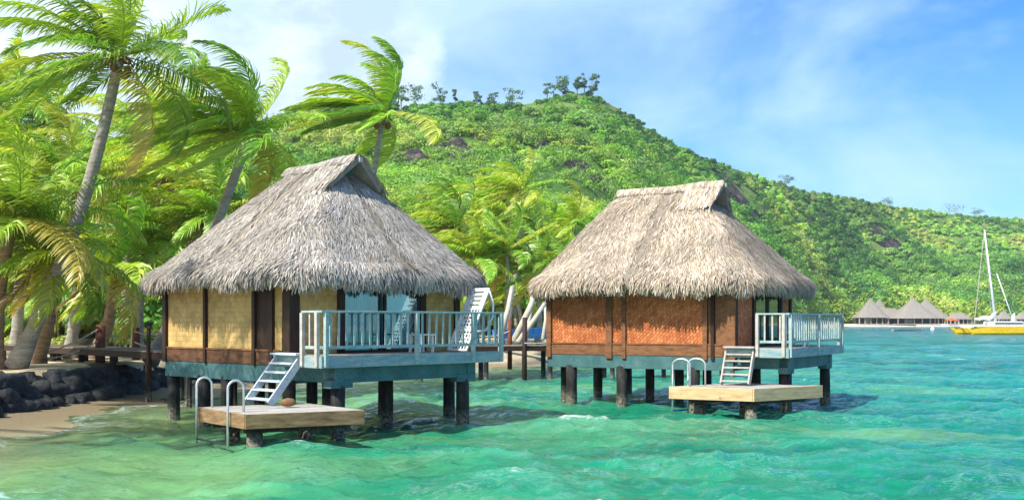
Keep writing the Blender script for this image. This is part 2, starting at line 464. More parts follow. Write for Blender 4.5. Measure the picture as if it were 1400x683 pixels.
# ------------------------------------------------------------------ water
ya = [7.0]
while ya[-1] < 62: ya.append(ya[-1] * 1.0036)
while ya[-1] < 120: ya.append(ya[-1] * 1.0048)
while ya[-1] < 420: ya.append(ya[-1] * 1.013)
while ya[-1] < 9000: ya.append(ya[-1] * 1.035)
ya = np.array(ya)
xa = [0.0]; st = .105
while xa[-1] < 30: xa.append(xa[-1] + st)
while xa[-1] < 9000: st *= 1.04; xa.append(xa[-1] + st)
xn = [0.0]; st = .105
while xn[-1] < 14: xn.append(xn[-1] + st)
while xn[-1] < 60: st *= 1.1; xn.append(xn[-1] + st)
xa = np.array(xa); xa = np.concatenate([-np.array(xn)[:0:-1], xa])
WX, WY = np.meshgrid(xa, ya, indexing='ij')
H = np.zeros_like(WX); DX = np.zeros_like(WX); DY = np.zeros_like(WX)
wr = np.random.default_rng(5)
cell = np.maximum(np.gradient(xa)[:, None] * np.ones_like(WX), np.gradient(ya)[None, :] * np.ones_like(WX))
warp = (fbm(WX / 9, WY / 9, 3) - .45) * 5.0
warp2 = (fbm(WX / 3 + 40, WY / 3, 2) - .4) * 1.6
sets = [(9, 5.0, 10.0, .0034, 24), (22, 1.5, 4.0, .0054, 45), (46, .36, 1.3, .0105, 60)]
gust = .55 + .9 * fbm(WX / 14 + 3, WY / 14 + 8, 3)
for n_, l0, l1, steep, spread in sets:
    for k in range(n_):
        lam = math.exp(wr.uniform(math.log(l0), math.log(l1)))
        th = math.radians(wr.normal(-112, spread)); kx, ky = math.cos(th), math.sin(th)
        K = 2 * PI / lam; A = steep * lam * wr.uniform(.5, 1.25)
        fade = np.clip(lam / (cell * 3.0) - .4, 0, 1)
        ph = K * (kx * WX + ky * WY + (warp * .5 if lam > 1.6 else warp2 * .35)) + wr.uniform(0, 6.28)
        a = A * fade * (gust if lam < 2.5 else 1)
        H += a * np.sin(ph); c_ = a * np.cos(ph) * .8
        DX += kx * c_; DY += ky * c_
sdw = shore_dist(WX, WY)
calm = np.clip((sdw + 3.5) / 9, .25, 1)
H *= calm; DX *= calm; DY *= calm
crest = H + .05 * gust
V = np.stack([WX + DX, WY + DY, H], -1).reshape(-1, 3)
i2 = np.arange(WX.size).reshape(WX.shape)
inside = (sdw[:-1, :-1] > -5) | (sdw[1:, 1:] > -5)
quads = np.stack([i2[:-1, :-1], i2[1:, :-1], i2[1:, 1:], i2[:-1, 1:]], -1)[inside]
o_w = np_mesh('lagoon_water', V, quads, None, smooth=True, attrs={'depth': sdw.ravel(), 'crest': H.ravel()})
tag(o_w, kind='structure')

m, nt, out = mat('lagoon water'); L = nt.links.new
g = nt.nodes.new('ShaderNodeNewGeometry')
ad_ = nd(nt, 'ShaderNodeAttribute', _attribute_name='depth'); ac_ = nd(nt, 'ShaderNodeAttribute', _attribute_name='crest')
sp = nt.nodes.new('ShaderNodeSeparateXYZ'); L(g.outputs['Position'], sp.inputs[0])
pv = mapping(nt, g.outputs['Position'], (.55, 1.0, 1.0))
nb = noise_t(nt, pv, .11, 4, .55, .6)          # sand and weed patches on the bottom
nm = noise_t(nt, pv, .6, 4, .6, .8)
# colour with distance from the shore
mrd = nd(nt, 'ShaderNodeMapRange'); L(ad_.outputs['Fac'], mrd.inputs[0]); mrd.inputs[1].default_value = 0; mrd.inputs[2].default_value = 34
cd = ramp(nt, [(0, (.42, .38, .20)), (.11, (.16, .32, .12)), (.26, (.012, .21, .10)), (.62, (.003, .215, .135)), (1.0, (.001, .235, .215))]); L(mrd.outputs[0], cd.inputs[0])
mry = nd(nt, 'ShaderNodeMapRange'); L(sp.outputs[1], mry.inputs[0]); mry.inputs[1].default_value = 30; mry.inputs[2].default_value = 160
cdf = mixc(nt, mry.outputs[0], cd.outputs[0], (.001, .19, .235))
# pale sand patches and dark patches
rp = ramp(nt, [(.50, (0, 0, 0)), (.66, (1, 1, 1))]); L(nb.outputs[0], rp.inputs[0])
mryn = nd(nt, 'ShaderNodeMapRange'); L(sp.outputs[1], mryn.inputs[0]); mryn.inputs[1].default_value = 20; mryn.inputs[2].default_value = 70; mryn.inputs[3].default_value = .75; mryn.inputs[4].default_value = .18
pm = nd(nt, 'ShaderNodeMath', _operation='MULTIPLY'); L(rp.outputs[0], pm.inputs[0]); L(mryn.outputs[0], pm.inputs[1])
c1 = mixc(nt, pm.outputs[0], cdf, (.20, .37, .13))
rdk = ramp(nt, [(.34, (1, 1, 1)), (.48, (0, 0, 0))]); L(nb.outputs[0], rdk.inputs[0])
dm = nd(nt, 'ShaderNodeMath', _operation='MULTIPLY'); L(rdk.outputs[0], dm.inputs[0]); dm.inputs[1].default_value = .72
c2 = mixc(nt, dm.outputs[0], c1, (.001, .075, .075))
rm = ramp(nt, [(.3, (.58, .66, .68)), (.72, (1.35, 1.32, 1.25))]); L(nm.outputs[0], rm.inputs[0])
c3 = mixc(nt, 1.0, c2, rm.outputs[0], 'MULTIPLY')
# crests painted lighter, in place of light passing through thin water
mrc = nd(nt, 'ShaderNodeMapRange'); L(ac_.outputs['Fac'], mrc.inputs[0]); mrc.inputs[1].default_value = -.02; mrc.inputs[2].default_value = .20; mrc.inputs[4].default_value = .35
c4 = mixc(nt, mrc.outputs[0], c3, (.04, .38, .24))
# foam: lacy noise on the sharpest crests and along the wash
nf = noise_t(nt, mapping(nt, g.outputs['Position'], (1, 1.6, 1)), 5.5, 6, .75, 1.2)
nf2 = noise_t(nt, g.outputs['Position'], .45, 3, .6)
fs = nd(nt, 'ShaderNodeMapRange'); L(ac_.outputs['Fac'], fs.inputs[0]); fs.inputs[1].default_value = .10; fs.inputs[2].default_value = .24
wash = ramp(nt, [(0.0, (0, 0, 0)), (.30, (.0, .0, .0)), (.42, (1, 1, 1)), (.55, (.6, .6, .6)), (.75, (0, 0, 0))])
mw = nd(nt, 'ShaderNodeMapRange'); mw.inputs[1].default_value = -4; mw.inputs[2].default_value = 6
nw = noise_t(nt, mapping(nt, g.outputs['Position'], (.35, .35, 1)), 1.0, 3)
aw = nd(nt, 'ShaderNodeMath', _operation='MULTIPLY_ADD'); L(nw.outputs[0], aw.inputs[0]); aw.inputs[1].default_value = 5.0; L(ad_.outputs['Fac'], aw.inputs[2])
sb = nd(nt, 'ShaderNodeMath', _operation='SUBTRACT'); L(aw.outputs[0], sb.inputs[0]); sb.inputs[1].default_value = 2.5
L(sb.outputs[0], mw.inputs[0]); L(mw.outputs[0], wash.inputs[0])
fsum = nd(nt, 'ShaderNodeMath', _operation='ADD', _use_clamp=True); L(fs.outputs[0], fsum.inputs[0]); L(wash.outputs[0], fsum.inputs[1])
ft = nd(nt, 'ShaderNodeMath', _operation='MULTIPLY_ADD'); L(fsum.outputs[0], ft.inputs[0]); ft.inputs[1].default_value = .40; L(nf.outputs[0], ft.inputs[2])
fr_ = nd(nt, 'ShaderNodeMapRange'); L(ft.outputs[0], fr_.inputs[0]); fr_.inputs[1].default_value = .79; fr_.inputs[2].default_value = .97; fr_.inputs[4].default_value = .8
fl = noise_t(nt, mapping(nt, g.outputs['Position'], (1.0, 2.4, 1)), 2.4, 7, .7, 1.6)  # fine foam streaks that also paint in glints and caustic light
fa_ = nd(nt, 'ShaderNodeMath', _operation='SUBTRACT'); L(fl.outputs[0], fa_.inputs[0]); fa_.inputs[1].default_value = .5
fb_ = nd(nt, 'ShaderNodeMath', _operation='ABSOLUTE'); L(fa_.outputs[0], fb_.inputs[0])
fc_ = nd(nt, 'ShaderNodeMapRange'); L(fb_.outputs[0], fc_.inputs[0]); fc_.inputs[1].default_value = .022; fc_.inputs[2].default_value = .0; fc_.inputs[4].default_value = .55
fd_ = nd(nt, 'ShaderNodeMapRange'); L(nf2.outputs[0], fd_.inputs[0]); fd_.inputs[1].default_value = .44; fd_.inputs[2].default_value = .62
fe_ = nd(nt, 'ShaderNodeMath', _operation='MULTIPLY'); L(fc_.outputs[0], fe_.inputs[0]); L(fd_.outputs[0], fe_.inputs[1])
c5 = mixc(nt, fe_.outputs[0], c4, (.40, .62, .52))
cfin = mixc(nt, fr_.outputs[0], c5, (.72, .78, .74))
# fine ripples
nr1 = noise_t(nt, mapping(nt, g.outputs['Position'], (.7, 1.35, 1)), 3.6, 6, .66, .8)
nr2 = noise_t(nt, mapping(nt, g.outputs['Position'], (.7, 1.2, 1)), .45, 5, .6, .4)
bp0 = nd(nt, 'ShaderNodeBump', Strength=.9, Distance=.16); L(nr1.outputs[0], bp0.inputs['Height'])
bp1 = nd(nt, 'ShaderNodeBump', Strength=.8, Distance=.6); L(nr2.outputs[0], bp1.inputs['Height']); 
nr3 = noise_t(nt, mapping(nt, g.outputs['Position'], (.5, 1.3, 1)), .11, 5, .6, .4)
bp2 = nd(nt, 'ShaderNodeBump', Strength=.8, Distance=1.4); L(nr3.outputs[0], bp2.inputs['Height']); L(bp0.outputs[0], bp2.inputs['Normal']); L(bp2.outputs[0], bp1.inputs['Normal'])
# light welling up out of the water depends little on the tilt of the surface
m1 = nd(nt, 'ShaderNodeVectorMath', _operation='SCALE'); L(g.outputs['Normal'], m1.inputs[0]); m1.inputs['Scale'].default_value = .34
m2_ = nd(nt, 'ShaderNodeVectorMath', _operation='SCALE'); L(bp1.outputs[0], m2_.inputs[0]); m2_.inputs['Scale'].default_value = .16
m3 = nd(nt, 'ShaderNodeVectorMath', _operation='ADD'); L(m1.outputs[0], m3.inputs[0]); L(m2_.outputs[0], m3.inputs[1])
m4 = nd(nt, 'ShaderNodeVectorMath', _operation='ADD'); L(m3.outputs[0], m4.inputs[0]); m4.inputs[1].default_value = (0, 0, .55)
m5 = nd(nt, 'ShaderNodeVectorMath', _operation='NORMALIZE'); L(m4.outputs[0], m5.inputs[0])
df = nt.nodes.new('ShaderNodeBsdfDiffuse'); L(cfin, df.inputs[0]); L(m5.outputs[0], df.inputs['Normal'])
tp = nt.nodes.new('ShaderNodeBsdfTransparent'); tp.inputs[0].default_value = (.72, .95, .80, 1)
op = nd(nt, 'ShaderNodeMapRange'); L(ad_.outputs['Fac'], op.inputs[0]); op.inputs[1].default_value = -.5; op.inputs[2].default_value = 6.5; op.inputs[3].default_value = .08; op.inputs[4].default_value = .97
opf = nd(nt, 'ShaderNodeMath', _operation='MAXIMUM'); L(op.outputs[0], opf.inputs[0]); L(fr_.outputs[0], opf.inputs[1])
mb = nt.nodes.new('ShaderNodeMixShader'); L(opf.outputs[0], mb.inputs[0]); L(tp.outputs[0], mb.inputs[1]); L(df.outputs[0], mb.inputs[2])
gl = nd(nt, 'ShaderNodeBsdfGlossy', Roughness=.04); L(bp1.outputs[0], gl.inputs['Normal'])
fz = nd(nt, 'ShaderNodeFresnel', IOR=1.33); L(bp1.outputs[0], fz.inputs['Normal'])
fm = nd(nt, 'ShaderNodeMath', _operation='MULTIPLY'); L(fz.outputs[0], fm.inputs[0]); fm.inputs[1].default_value = 1.25
mz = nt.nodes.new('ShaderNodeMixShader'); L(fm.outputs[0], mz.inputs[0]); L(mb.outputs[0], mz.inputs[1]); L(gl.outputs[0], mz.inputs[2])
L(mz.outputs[0], out.inputs[0])
o_w.data.materials.append(m)


# ------------------------------------------------------------------ thatched roof
def roof_surface(hx, hyn, hyf, xc, yc, z0, z1, rn, rf):
    """point on the roof: a in [0,1) round the eave, v in [0,1] eave to ridge"""
    def S(a, v):
        q = (1 - v)
        vb = .13
        prof = np.where(v < vb, 1 - vb * np.clip(v / vb, 0, 1) ** 1.9 * .92, q + .012 * np.sin(PI * np.clip(q / (1 - vb), 0, 1)))
        prof = np.where(v < vb, prof, prof + .0104 * np.clip(1 - (v - vb) / .2, 0, 1))
        th = a * 2 * PI
        c, s_ = np.cos(th), np.sin(th)
        n_ = 2 / (4.2 + 3 * v)
        ex = np.sign(c) * np.abs(c) ** n_; ey = np.sign(s_) * np.abs(s_) ** n_
        HX = hx * prof
        ry = np.where(ey < 0, rn, rf); hy_ = np.where(ey < 0, hyn, hyf)
        HYv = ry + (hy_ - ry) * np.clip(np.where(v < vb, prof, (prof - .08) / (1 - vb * .92 - .08) * (1 - vb * .92)), 0, 1)
        x = xc + HX * ex; y = yc + HYv * ey
        z = z0 + (z1 - z0) * v + .04 * np.sin(th * 9 + x) * q
        return np.stack([x, y, z], -1)
    return S


THC = np.array([(.46, .41, .35), (.36, .32, .27), (.54, .49, .42), (.27, .235, .20), (.42, .345, .27), (.60, .56, .50)])


def strand_mesh(P, T, N, Lg, W, C, lift):
    """strands starting at P going along T, width across, tip lifted along N"""
    B = np.cross(T, N); B /= np.linalg.norm(B, axis=1)[:, None] + 1e-9
    P0 = P + N * lift[:, None] * .25; P1 = P + T * (Lg * .5)[:, None] + N * lift[:, None]
    P2 = P + T * Lg[:, None] + N * (lift * .55)[:, None]
    w = W[:, None] * .5
    V = np.stack([P0 - B * w * .8, P0 + B * w * .8, P1 + B * w, P1 - B * w, P2 + B * w * .45, P2 - B * w * .45], 1)
    n = len(P); base = (np.arange(n) * 6)[:, None]
    q1 = base + np.array([0, 1, 2, 3]); q2 = base + np.array([3, 2, 4, 5])
    Cc = np.repeat(C[:, None, :], 6, 1)
    return V.reshape(-1, 3), np.concatenate([q1, q2]), Cc.reshape(-1, 3)


def thatch(parent, S, seed, n=46000, tint=(1, 1, 1), zf=.34, rl=None):
    r = np.random.default_rng(seed)
    # under surface
    A = np.linspace(0, 1, 121)[:-1]; Vv = np.linspace(0, 1, 26)
    AA, VV = np.meshgrid(A, Vv, indexing='ij')
    P = S(AA, VV)
    low = S(A, np.zeros_like(A)); cen = P[:, 0].mean(0)
    rim = low.copy(); rim[:, :2] = cen[:2] + (low[:, :2] - cen[:2]) * .985; rim[:, 2] -= zf * .6
    inn = low.copy(); inn[:, :2] = cen[:2] + (low[:, :2] - cen[:2]) * .80; inn[:, 2] += .25
    allp = np.concatenate([inn[:, None], rim[:, None], P], 1)
    na, nv = allp.shape[:2]
    ii = np.arange(na * nv).reshape(na, nv); jj = np.roll(ii, -1, 0)
    q = np.stack([ii[:, :-1], jj[:, :-1], jj[:, 1:], ii[:, 1:]], -1).reshape(-1, 4)
    roof = np_mesh('roof', allp.reshape(-1, 3), q, M['thatch_base'], parent, smooth=True)
    # strands laid down the slope
    mc = n * 4; v = r.random(mc) ** 1.1; v = np.clip(v, 0, .995); a = r.random(mc); e = 1e-3
    Pm = S(a, v); wgt = np.linalg.norm(S(a + e, v) - S(a, v), axis=1) * np.linalg.norm(S(a, v + e) - Pm, axis=1) + 1e-12
    pick = r.choice(mc, n, p=wgt / wgt.sum()); v = v[pick]; a = a[pick]
    P = S(a, v); e = 1e-3
    T = S(a, v - e) - P; T /= np.linalg.norm(T, axis=1)[:, None]
    A1 = S(a + e * .5, v) - P; N = np.cross(T, A1); N /= np.linalg.norm(N, axis=1)[:, None] + 1e-9
    cxy = np.array([S(np.array([0.]), np.array([1.]))[0][0], 0, 0])
    up = np.sign(N[:, 2]); N *= np.where(up == 0, 1, up)[:, None]
    A1 /= np.linalg.norm(A1, axis=1)[:, None] + 1e-9
    swirl = (vnoise(P[:, 0] * 1.3 + 50, P[:, 1] * 1.3 + P[:, 2]) - .5) * .9
    T2 = T + A1 * (swirl + r.normal(0, .22, n))[:, None]; T2 /= np.linalg.norm(T2, axis=1)[:, None]
    Lg = r.uniform(.16, .42, n); W = r.uniform(.011, .030, n)
    lift = r.uniform(.008, .045, n)
    pal = THC[r.integers(0, len(THC), n)] * r.uniform(.72, 1.18, n)[:, None]
    patch = .60 + .46 * vnoise(P[:, 0] * .9 + 7, P[:, 2] * 1.4 + P[:, 1] * .9) + .28 * vnoise(P[:, 0] * 2.9 + 7, P[:, 2] * 5 + P[:, 1] * 2.9)
    pal *= patch[:, None] * np.array(tint)
    V1, F1, C1 = strand_mesh(P, T2, N, Lg, W, pal, lift)
    # hanging fringe
    nf_ = 7500
    a = r.random(nf_ * 4); wg = np.linalg.norm(S(a + 1e-3, a * 0) - S(a, a * 0), axis=1); a = a[r.choice(nf_ * 4, nf_, p=wg / wg.sum())]
    P = S(a, np.clip(r.normal(.012, .02, nf_), 0, .07))
    e = 1e-3
    A1 = S(a + e, np.zeros(nf_)) - S(a, np.zeros(nf_)); A1 /= np.linalg.norm(A1, axis=1)[:, None]
    O = np.cross(A1, np.array([0, 0, 1.])); O /= np.linalg.norm(O, axis=1)[:, None]
    inset = r.uniform(-.02, .28, nf_); P = P - O * inset[:, None]; P[:, 2] += .06 - inset * .2
    T = np.stack([O[:, 0] * .06, O[:, 1] * .06, -np.ones(nf_)], -1) + A1 * r.normal(0, .16, nf_)[:, None]
    T /= np.linalg.norm(T, axis=1)[:, None]
    ragged = .80 + .45 * vnoise(a * 60, a * 0 + seed)
    Lg = r.uniform(.22, .40, nf_) * ragged * (zf / .34)
    pal = THC[r.integers(0, len(THC), nf_)] * r.uniform(.6, 1.1, nf_)[:, None] * np.array(tint)
    V2, F2, C2 = strand_mesh(P, T, O, Lg, r.uniform(.02, .06, nf_), pal, r.uniform(.0, .05, nf_))
    Vt = np.concatenate([V1, V2]); Ft = np.concatenate([F1, F2 + len(V1)]); Ct = np.concatenate([C1, C2])
    np_mesh('thatch_fringe', Vt, Ft, M['thatch'], roof, C=Ct)
    return roof


def gable_cap(roof, hx, xc, y0, y1, yend, z1, drop, seed, tint=(1, 1, 1)):
    """little gable roof over the ridge, overhanging its triangular opening"""
    r = np.random.default_rng(seed)
    mb = MB(); w = hx * .235
    th_ = .10
    for s in (-1, 1):
        b = len(mb.v)
        for y, yo in ((y0, -.16), (y1, .0)):
            mb.v += [(xc, y + yo, z1 + .10), (xc + s * w, y, z1 - drop), (xc + s * w * .93, y, z1 - drop - th_), (xc, y + yo, z1 - .06)]
        f = [(0, 1, 5, 4), (1, 2, 6, 5), (2, 3, 7, 6), (0, 3, 2, 1), (4, 5, 6, 7)]
        for q in f: mb.f.append(tuple(b + i for i in (q if s > 0 else q[::-1])))
    cap = mb.build('gable_cap', M['thatch_far'], roof)
    n = 2200
    s = np.where(r.random(n) < .5, -1., 1.); t = r.random(n) * .9; y = r.uniform(y0, y1, n)
    P = np.stack([xc + s * w * t, y - .16 * (1 - t) * (y < (y0 + .3)), z1 + .10 - (drop + .10) * t], -1)
    T = np.stack([s * w, r.normal(0, .12, n), -np.full(n, drop + .1)], -1); T /= np.linalg.norm(T, axis=1)[:, None]
    N = np.stack([s * (drop + .1), np.zeros(n), np.full(n, w)], -1); N /= np.linalg.norm(N, axis=1)[:, None]
    pal = THC[r.integers(0, len(THC), n)] * r.uniform(.75, 1.15, n)[:, None] * np.array(tint)
    V1, F1, C1 = strand_mesh(P, T, N, r.uniform(.2, .5, n), r.uniform(.02, .05, n), pal, r.uniform(.01, .05, n))
    # rolled ridge: strands across
    n2 = 3600
    y = r.uniform(y0 - .12, yend, n2); sg = r.choice([-1., 1.], n2); lf_ = .10 * np.clip((y1 + .8 - y) / 1.2, .2, 1)
    P = np.stack([xc + sg * r.uniform(0, .04, n2), y, z1 + .03 + lf_], -1)
    T = np.stack([sg * w, r.normal(0, .25, n2), -np.full(n2, drop + .1)], -1); T /= np.linalg.norm(T, axis=1)[:, None]
    N = np.stack([sg * (drop + .1), np.zeros(n2), np.full(n2, w)], -1); N /= np.linalg.norm(N, axis=1)[:, None]
    pal = THC[r.integers(0, len(THC), n2)] * r.uniform(.75, 1.1, n2)[:, None] * np.array(tint)
    V2, F2, C2 = strand_mesh(P, T, N, r.uniform(.15, .4, n2), r.uniform(.02, .05, n2), pal, r.uniform(.0, .03, n2))
    np_mesh('thatch_fringe', np.concatenate([V1, V2]), np.concatenate([F1, F2 + len(V1)]), M['thatch'], cap, C=np.concatenate([C1, C2]))
    return cap


# ------------------------------------------------------------------ bungalow
def bungalow(P):
    root = empty('overwater_bungalow', (P['o'][0], P['o'][1], 0), math.radians(P['yaw']))
    a, b = P['a'], P['b']; weave = P['weave']; wz0, wz1 = 1.84, 3.62
    dz = 1.78
    # floor slab and roof underside
    MB().box(.02, b - .02, .02, a - .02, 1.52, 1.80).build('floor', M['plank'], root)
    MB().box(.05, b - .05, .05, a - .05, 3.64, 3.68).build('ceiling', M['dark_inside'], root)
    # side wall facing the viewer's left (x = 0)
    for y0, y1 in P['side_panels']:
        pn = MB().box(-.02, .04, y0, y1, wz0, wz1).build('wall_panel', weave, root)
    for y0, y1, key, dx in P['side_boards']:
        MB().box(-dx, .05, y0, y1, 1.50, wz1).build('board_panel', M[key], root)
    # kick board
    MB().box(-.055, .05, 0.30, a + .03, 1.52, wz0 + .02).build('sill_board', M[P['sill']], root, bevel=.008)
    for y, w, key in P['side_posts']:
        MB().box(-.10, .06, y - w / 2, y + w / 2, P['post_z'], 3.66).build('post', M[key], root, bevel=.008)
    # thin battens along the top of the kick board
    MB().box(-.075, -.055, 0.32, a, 1.84, 1.88).build('batten', M['brown_wood'], root)
    # deck face (y = 0)
    for x0, x1 in P['front_panels']:
        MB().box(x0, x1, -.02, .04, dz, wz1).build('wall_panel', P.get('front_weave', weave), root)
    for x, w in P['front_posts']:
        MB().box(x - w / 2, x + w / 2, -.08, .06, 1.5, 3.66).build('post', M['dark_wood'], root, bevel=.008)
    # far walls
    MB().box(.0, b, a - .04, a + .02, wz0 - .3, wz1).build('wall_panel', weave, root)
    MB().box(b - .04, b + .02, 0, a, wz0 - .3, wz1).build('wall_panel', weave, root)
    # sliding door with two leaves and curtains
    d0, d1 = P['door']
    fr_m = MB(); fr_m.box(d0 - .06, d0 + .02, -.07, .05, dz, 3.64); fr_m.box(d1 - .02, d1 + .06, -.07, .05, dz, 3.64)
    fr_m.box(d0, d1, -.06, .05, 3.54, 3.64); fr_m.box(d0 - .06, d1 + .06, -.07, .06, dz - .02, dz + .06)
    door = fr_m.build('sliding_door', M['black'], root, bevel=.006)
    mid = (d0 + d1) / 2
    for x in (d0 + .05, mid - .08, mid + .08, d1 - .05): MB().box(x - .035, x + .035, -.045, .02, dz + .06, 3.54).build('door_stile', M['black'], door)
    for x0, x1 in ((d0 + .08, mid - .1), (mid + .1, d1 - .08)):
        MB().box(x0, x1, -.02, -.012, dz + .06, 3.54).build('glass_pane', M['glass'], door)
    for x0, x1 in ((d0 + .02, d0 + (mid - d0) * .68), (mid + .08, d1 - .16)):
        cm = MB(); n = 60; bb = len(cm.v)
        for i in range(n + 1):
            x = x0 + (x1 - x0) * i / n; y = .14 + .035 * math.sin(i * 1.35) + .015 * math.sin(i * .6)
            cm.v += [(x, y, dz + .08), (x, y, 3.54)]
        for i in range(n): cm.f.append((bb + 2 * i, bb + 2 * i + 2, bb + 2 * i + 3, bb + 2 * i + 1))
        cm.build('curtain', M['curtain'], door, smooth=True)
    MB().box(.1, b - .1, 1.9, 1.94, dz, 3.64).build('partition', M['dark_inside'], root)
    # floor beams
    bm = MB()
    bm.box(-.04, .22, .0, a, 1.13, 1.515); bm.box(b - .25, b, .0, a, 1.13, 1.515); bm.box(.24, b - .27, a - .25, a, 1.13, 1.515)
    bm.box(.24, b - .27, .0, .24, 1.13, 1.515)
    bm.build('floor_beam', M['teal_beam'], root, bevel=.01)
    # deck
    x0, x1, y0 = P['deck']; 
    db = MB(); nb_ = int(round(-y0 / .145))
    for i in range(nb_):
        ya_ = y0 + i * (-y0 - .08) / nb_
        db.box(x0 + .03, x1 - .03, ya_ + .006, ya_ + (-y0 - .08) / nb_ - .006, 1.735, 1.775 + random.uniform(-.004, .004))
    deck = db.build('deck_floor', M['deck_wood'], root)
    fa = MB(); fa.box(x0, x1, y0 - .04, y0, 1.53, 1.79); fa.box(x0 - .04, x0, y0 - .04, 0.0, 1.53, 1.785); fa.box(x1, x1 + .04, y0 - .04, 0.0, 1.53, 1.785)
    fa.build('fascia', M['fascia_paint'], root, bevel=.008)
    # deck beams with haunches over the piles
    db2 = MB(); yb = P['beam_y']; xb1 = P['beam_x1']; xb0 = .02
    db2.box(xb0, xb1, yb - .12, yb + .12, 1.19, 1.525)
    for px_ in P['front_piles']: db2.box(px_ - .30, px_ + .30, yb - .135, yb + .135, 1.08, 1.26)
    for x in (xb0 + .12, xb1 - .12): db2.box(x - .11, x + .11, yb + .13, -.02, 1.2, 1.5)
    db2.box(xb0 + .0, xb0 + .25, yb - .15, yb + .15, 1.08, 1.53); db2.box(xb1 - .25, xb1 + .02, yb - .15, yb + .15, 1.08, 1.53)
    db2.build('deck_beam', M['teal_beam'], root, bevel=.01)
    # piles
    for x, y, r_ in [(x, yb, .155) for x in P['front_piles']] + P['piles']:
        zt = 1.14 if y < -.5 else 1.2
        pts = [(x + .006 * math.sin(k), y + .005 * math.cos(k * 2), -2.2 + (zt + 2.2) * k / 6) for k in range(7)]
        MB().tube(pts, [r_ * (1 + .03 * math.sin(k * 2.2 + x)) for k in range(7)], 14).build('pile', M['pile'], root, smooth=True)
        if random.random() < .8:
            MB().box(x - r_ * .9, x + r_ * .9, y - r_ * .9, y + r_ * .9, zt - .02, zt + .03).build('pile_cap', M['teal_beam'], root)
    # railing: front, far end and the short return beside the stairs
    ry0, ry1 = y0, P['return_y']
    rail = MB()
    rail.box(x0 - .05, x1 + .05, y0 - .06, y0 + .05, 2.70, 2.745)
    rail.box(x0 - .05, x0 + .06, y0 + .052, ry1 + .03, 2.70, 2.743); rail.box(x1 - .06, x1 + .05, y0 + .052, -.09, 2.70, 2.743)
    rail.box(x0, x1, y0 - .02, y0 + .02, 1.93, 1.995); rail.box(x0 - .02, x0 + .02, y0 + .022, ry1, 1.93, 1.995); rail.box(x1 - .02, x1 + .02, y0 + .022, -.09, 1.93, 1.995)
    rl = rail.build('railing', M['rail_paint'], root, bevel=.006)
    def post(p, q): MB().beam(p, q, .085, .085, (0, 1, 0)).build('railing_post', M['rail_paint'], rl, bevel=.005)
    for x in P['rail_posts']: post((x, y0 - .055, 1.55), (x + .01, y0 - .055, 2.70))
    for yy in (y0 + .10, ry1 - .02): MB().beam((x0 - .055, yy, 1.56), (x0 - .055, yy, 2.70), .085, .085, (0, 1, 0)).build('railing_post', M[P['ret']], rl, bevel=.005)  # paler wood colour on the return paints in the sun on that side
    post((x1 + .055, y0 + .08, 1.56), (x1 + .055, y0 + .08, 2.70)); post((x1 + .055, -.13, 1.56), (x1 + .055, -.13, 2.70))
    n = int((x1 - x0) / .215)
    for i in range(1, n):
        x = x0 + (x1 - x0) * i / n
        if min(abs(x - p) for p in P['rail_posts']) < .08: continue
        MB().beam((x, y0, 1.99), (x + random.uniform(-.012, .012), y0, 2.702), .045, .03, (0, 1, 0)).build('baluster', M['rail_paint'], rl)
    n = max(2, int(round((ry1 - y0) / .19)))
    for i in range(1, n):
        y = y0 + (ry1 - y0) * i / n
        MB().beam((x0, y, 1.99), (x0, y, 2.702), .03, .045, (0, 1, 0)).build('baluster', M[P['ret']], rl)
    n = int(-y0 / .2)
    for i in range(1, n):
        y = y0 + (-.13 - y0) * i / n
        MB().beam((x1, y, 1.99), (x1, y, 2.702), .03, .045, (0, 1, 0)).build('baluster', M['rail_paint'], rl)
    # stairs down to the swim platform, treads along local y
    sx0 = x0 - .03; sx1 = sx0 - P['stair_run']; zt, zb = 1.80, P['plat_z'] + .012
    sy0, sy1 = ry1 + .08, ry1 + .08 + P['stair_w']
    sm = MB()
    for y in (sy0, sy1): sm.beam((sx0 + .02, y, zt - .08), (sx1, y, zb + .02), .045, .17, (0, 0, 1))
    stc = sm.build('staircase', M[P['stair_mat']], root, bevel=.005)
    MB().box(sx0 - .16, sx0 + .12, sy0 - .05, sy1 + .05, zt - .01, zt + .035).build('tread', M[P['stair_mat']], stc, bevel=.004)
    for k in range(1, 6):
        t = k / 5.6; x = sx0 + (sx1 - sx0) * t; z = zt + (zb - zt) * t
        MB().box(x - .10, x + .10, sy0 + .03, sy1 - .03, z - .02, z + .018).build('tread', M[P['stair_mat']], stc)
    # roof
    ov = P['over'] + .10; xc, yc = b / 2 + .12, a / 2 + P.get('yc', 0)
    S = roof_surface(b / 2 + ov, a / 2 + ov + P.get('yc', 0), a / 2 + ov - P.get('yc', 0), xc, yc, P['eave'], P['ridge'], P['rn'] - .55, P['rf'])
    roof = thatch(root, S, P['seed'], tint=P['tint'])
    gable_cap(roof, b / 2 + ov, xc, yc - P['rn'], yc - P['rn'] + 1.0, yc + P['rf'], P['ridge'], .66, P['seed'] + 1, P['tint'])
    w = (b / 2 + ov) * .21
    g_ = MB(); yg = yc - P['rn'] + .42
    bq = len(g_.v); g_.v += [(xc - w, yg, P['ridge'] - .78), (xc + w, yg, P['ridge'] - .78), (xc, yg, P['ridge'] + .02), (xc - w, yg + .04, P['ridge'] - .78), (xc + w, yg + .04, P['ridge'] - .78), (xc, yg + .04, P['ridge'] + .02)]
    g_.f += [(0, 1, 2), (5, 4, 3), (0, 3, 4, 1), (1, 4, 5, 2), (2, 5, 3, 0)]
    g_.build('gable_panel', M[P['gable_mat']], roof)
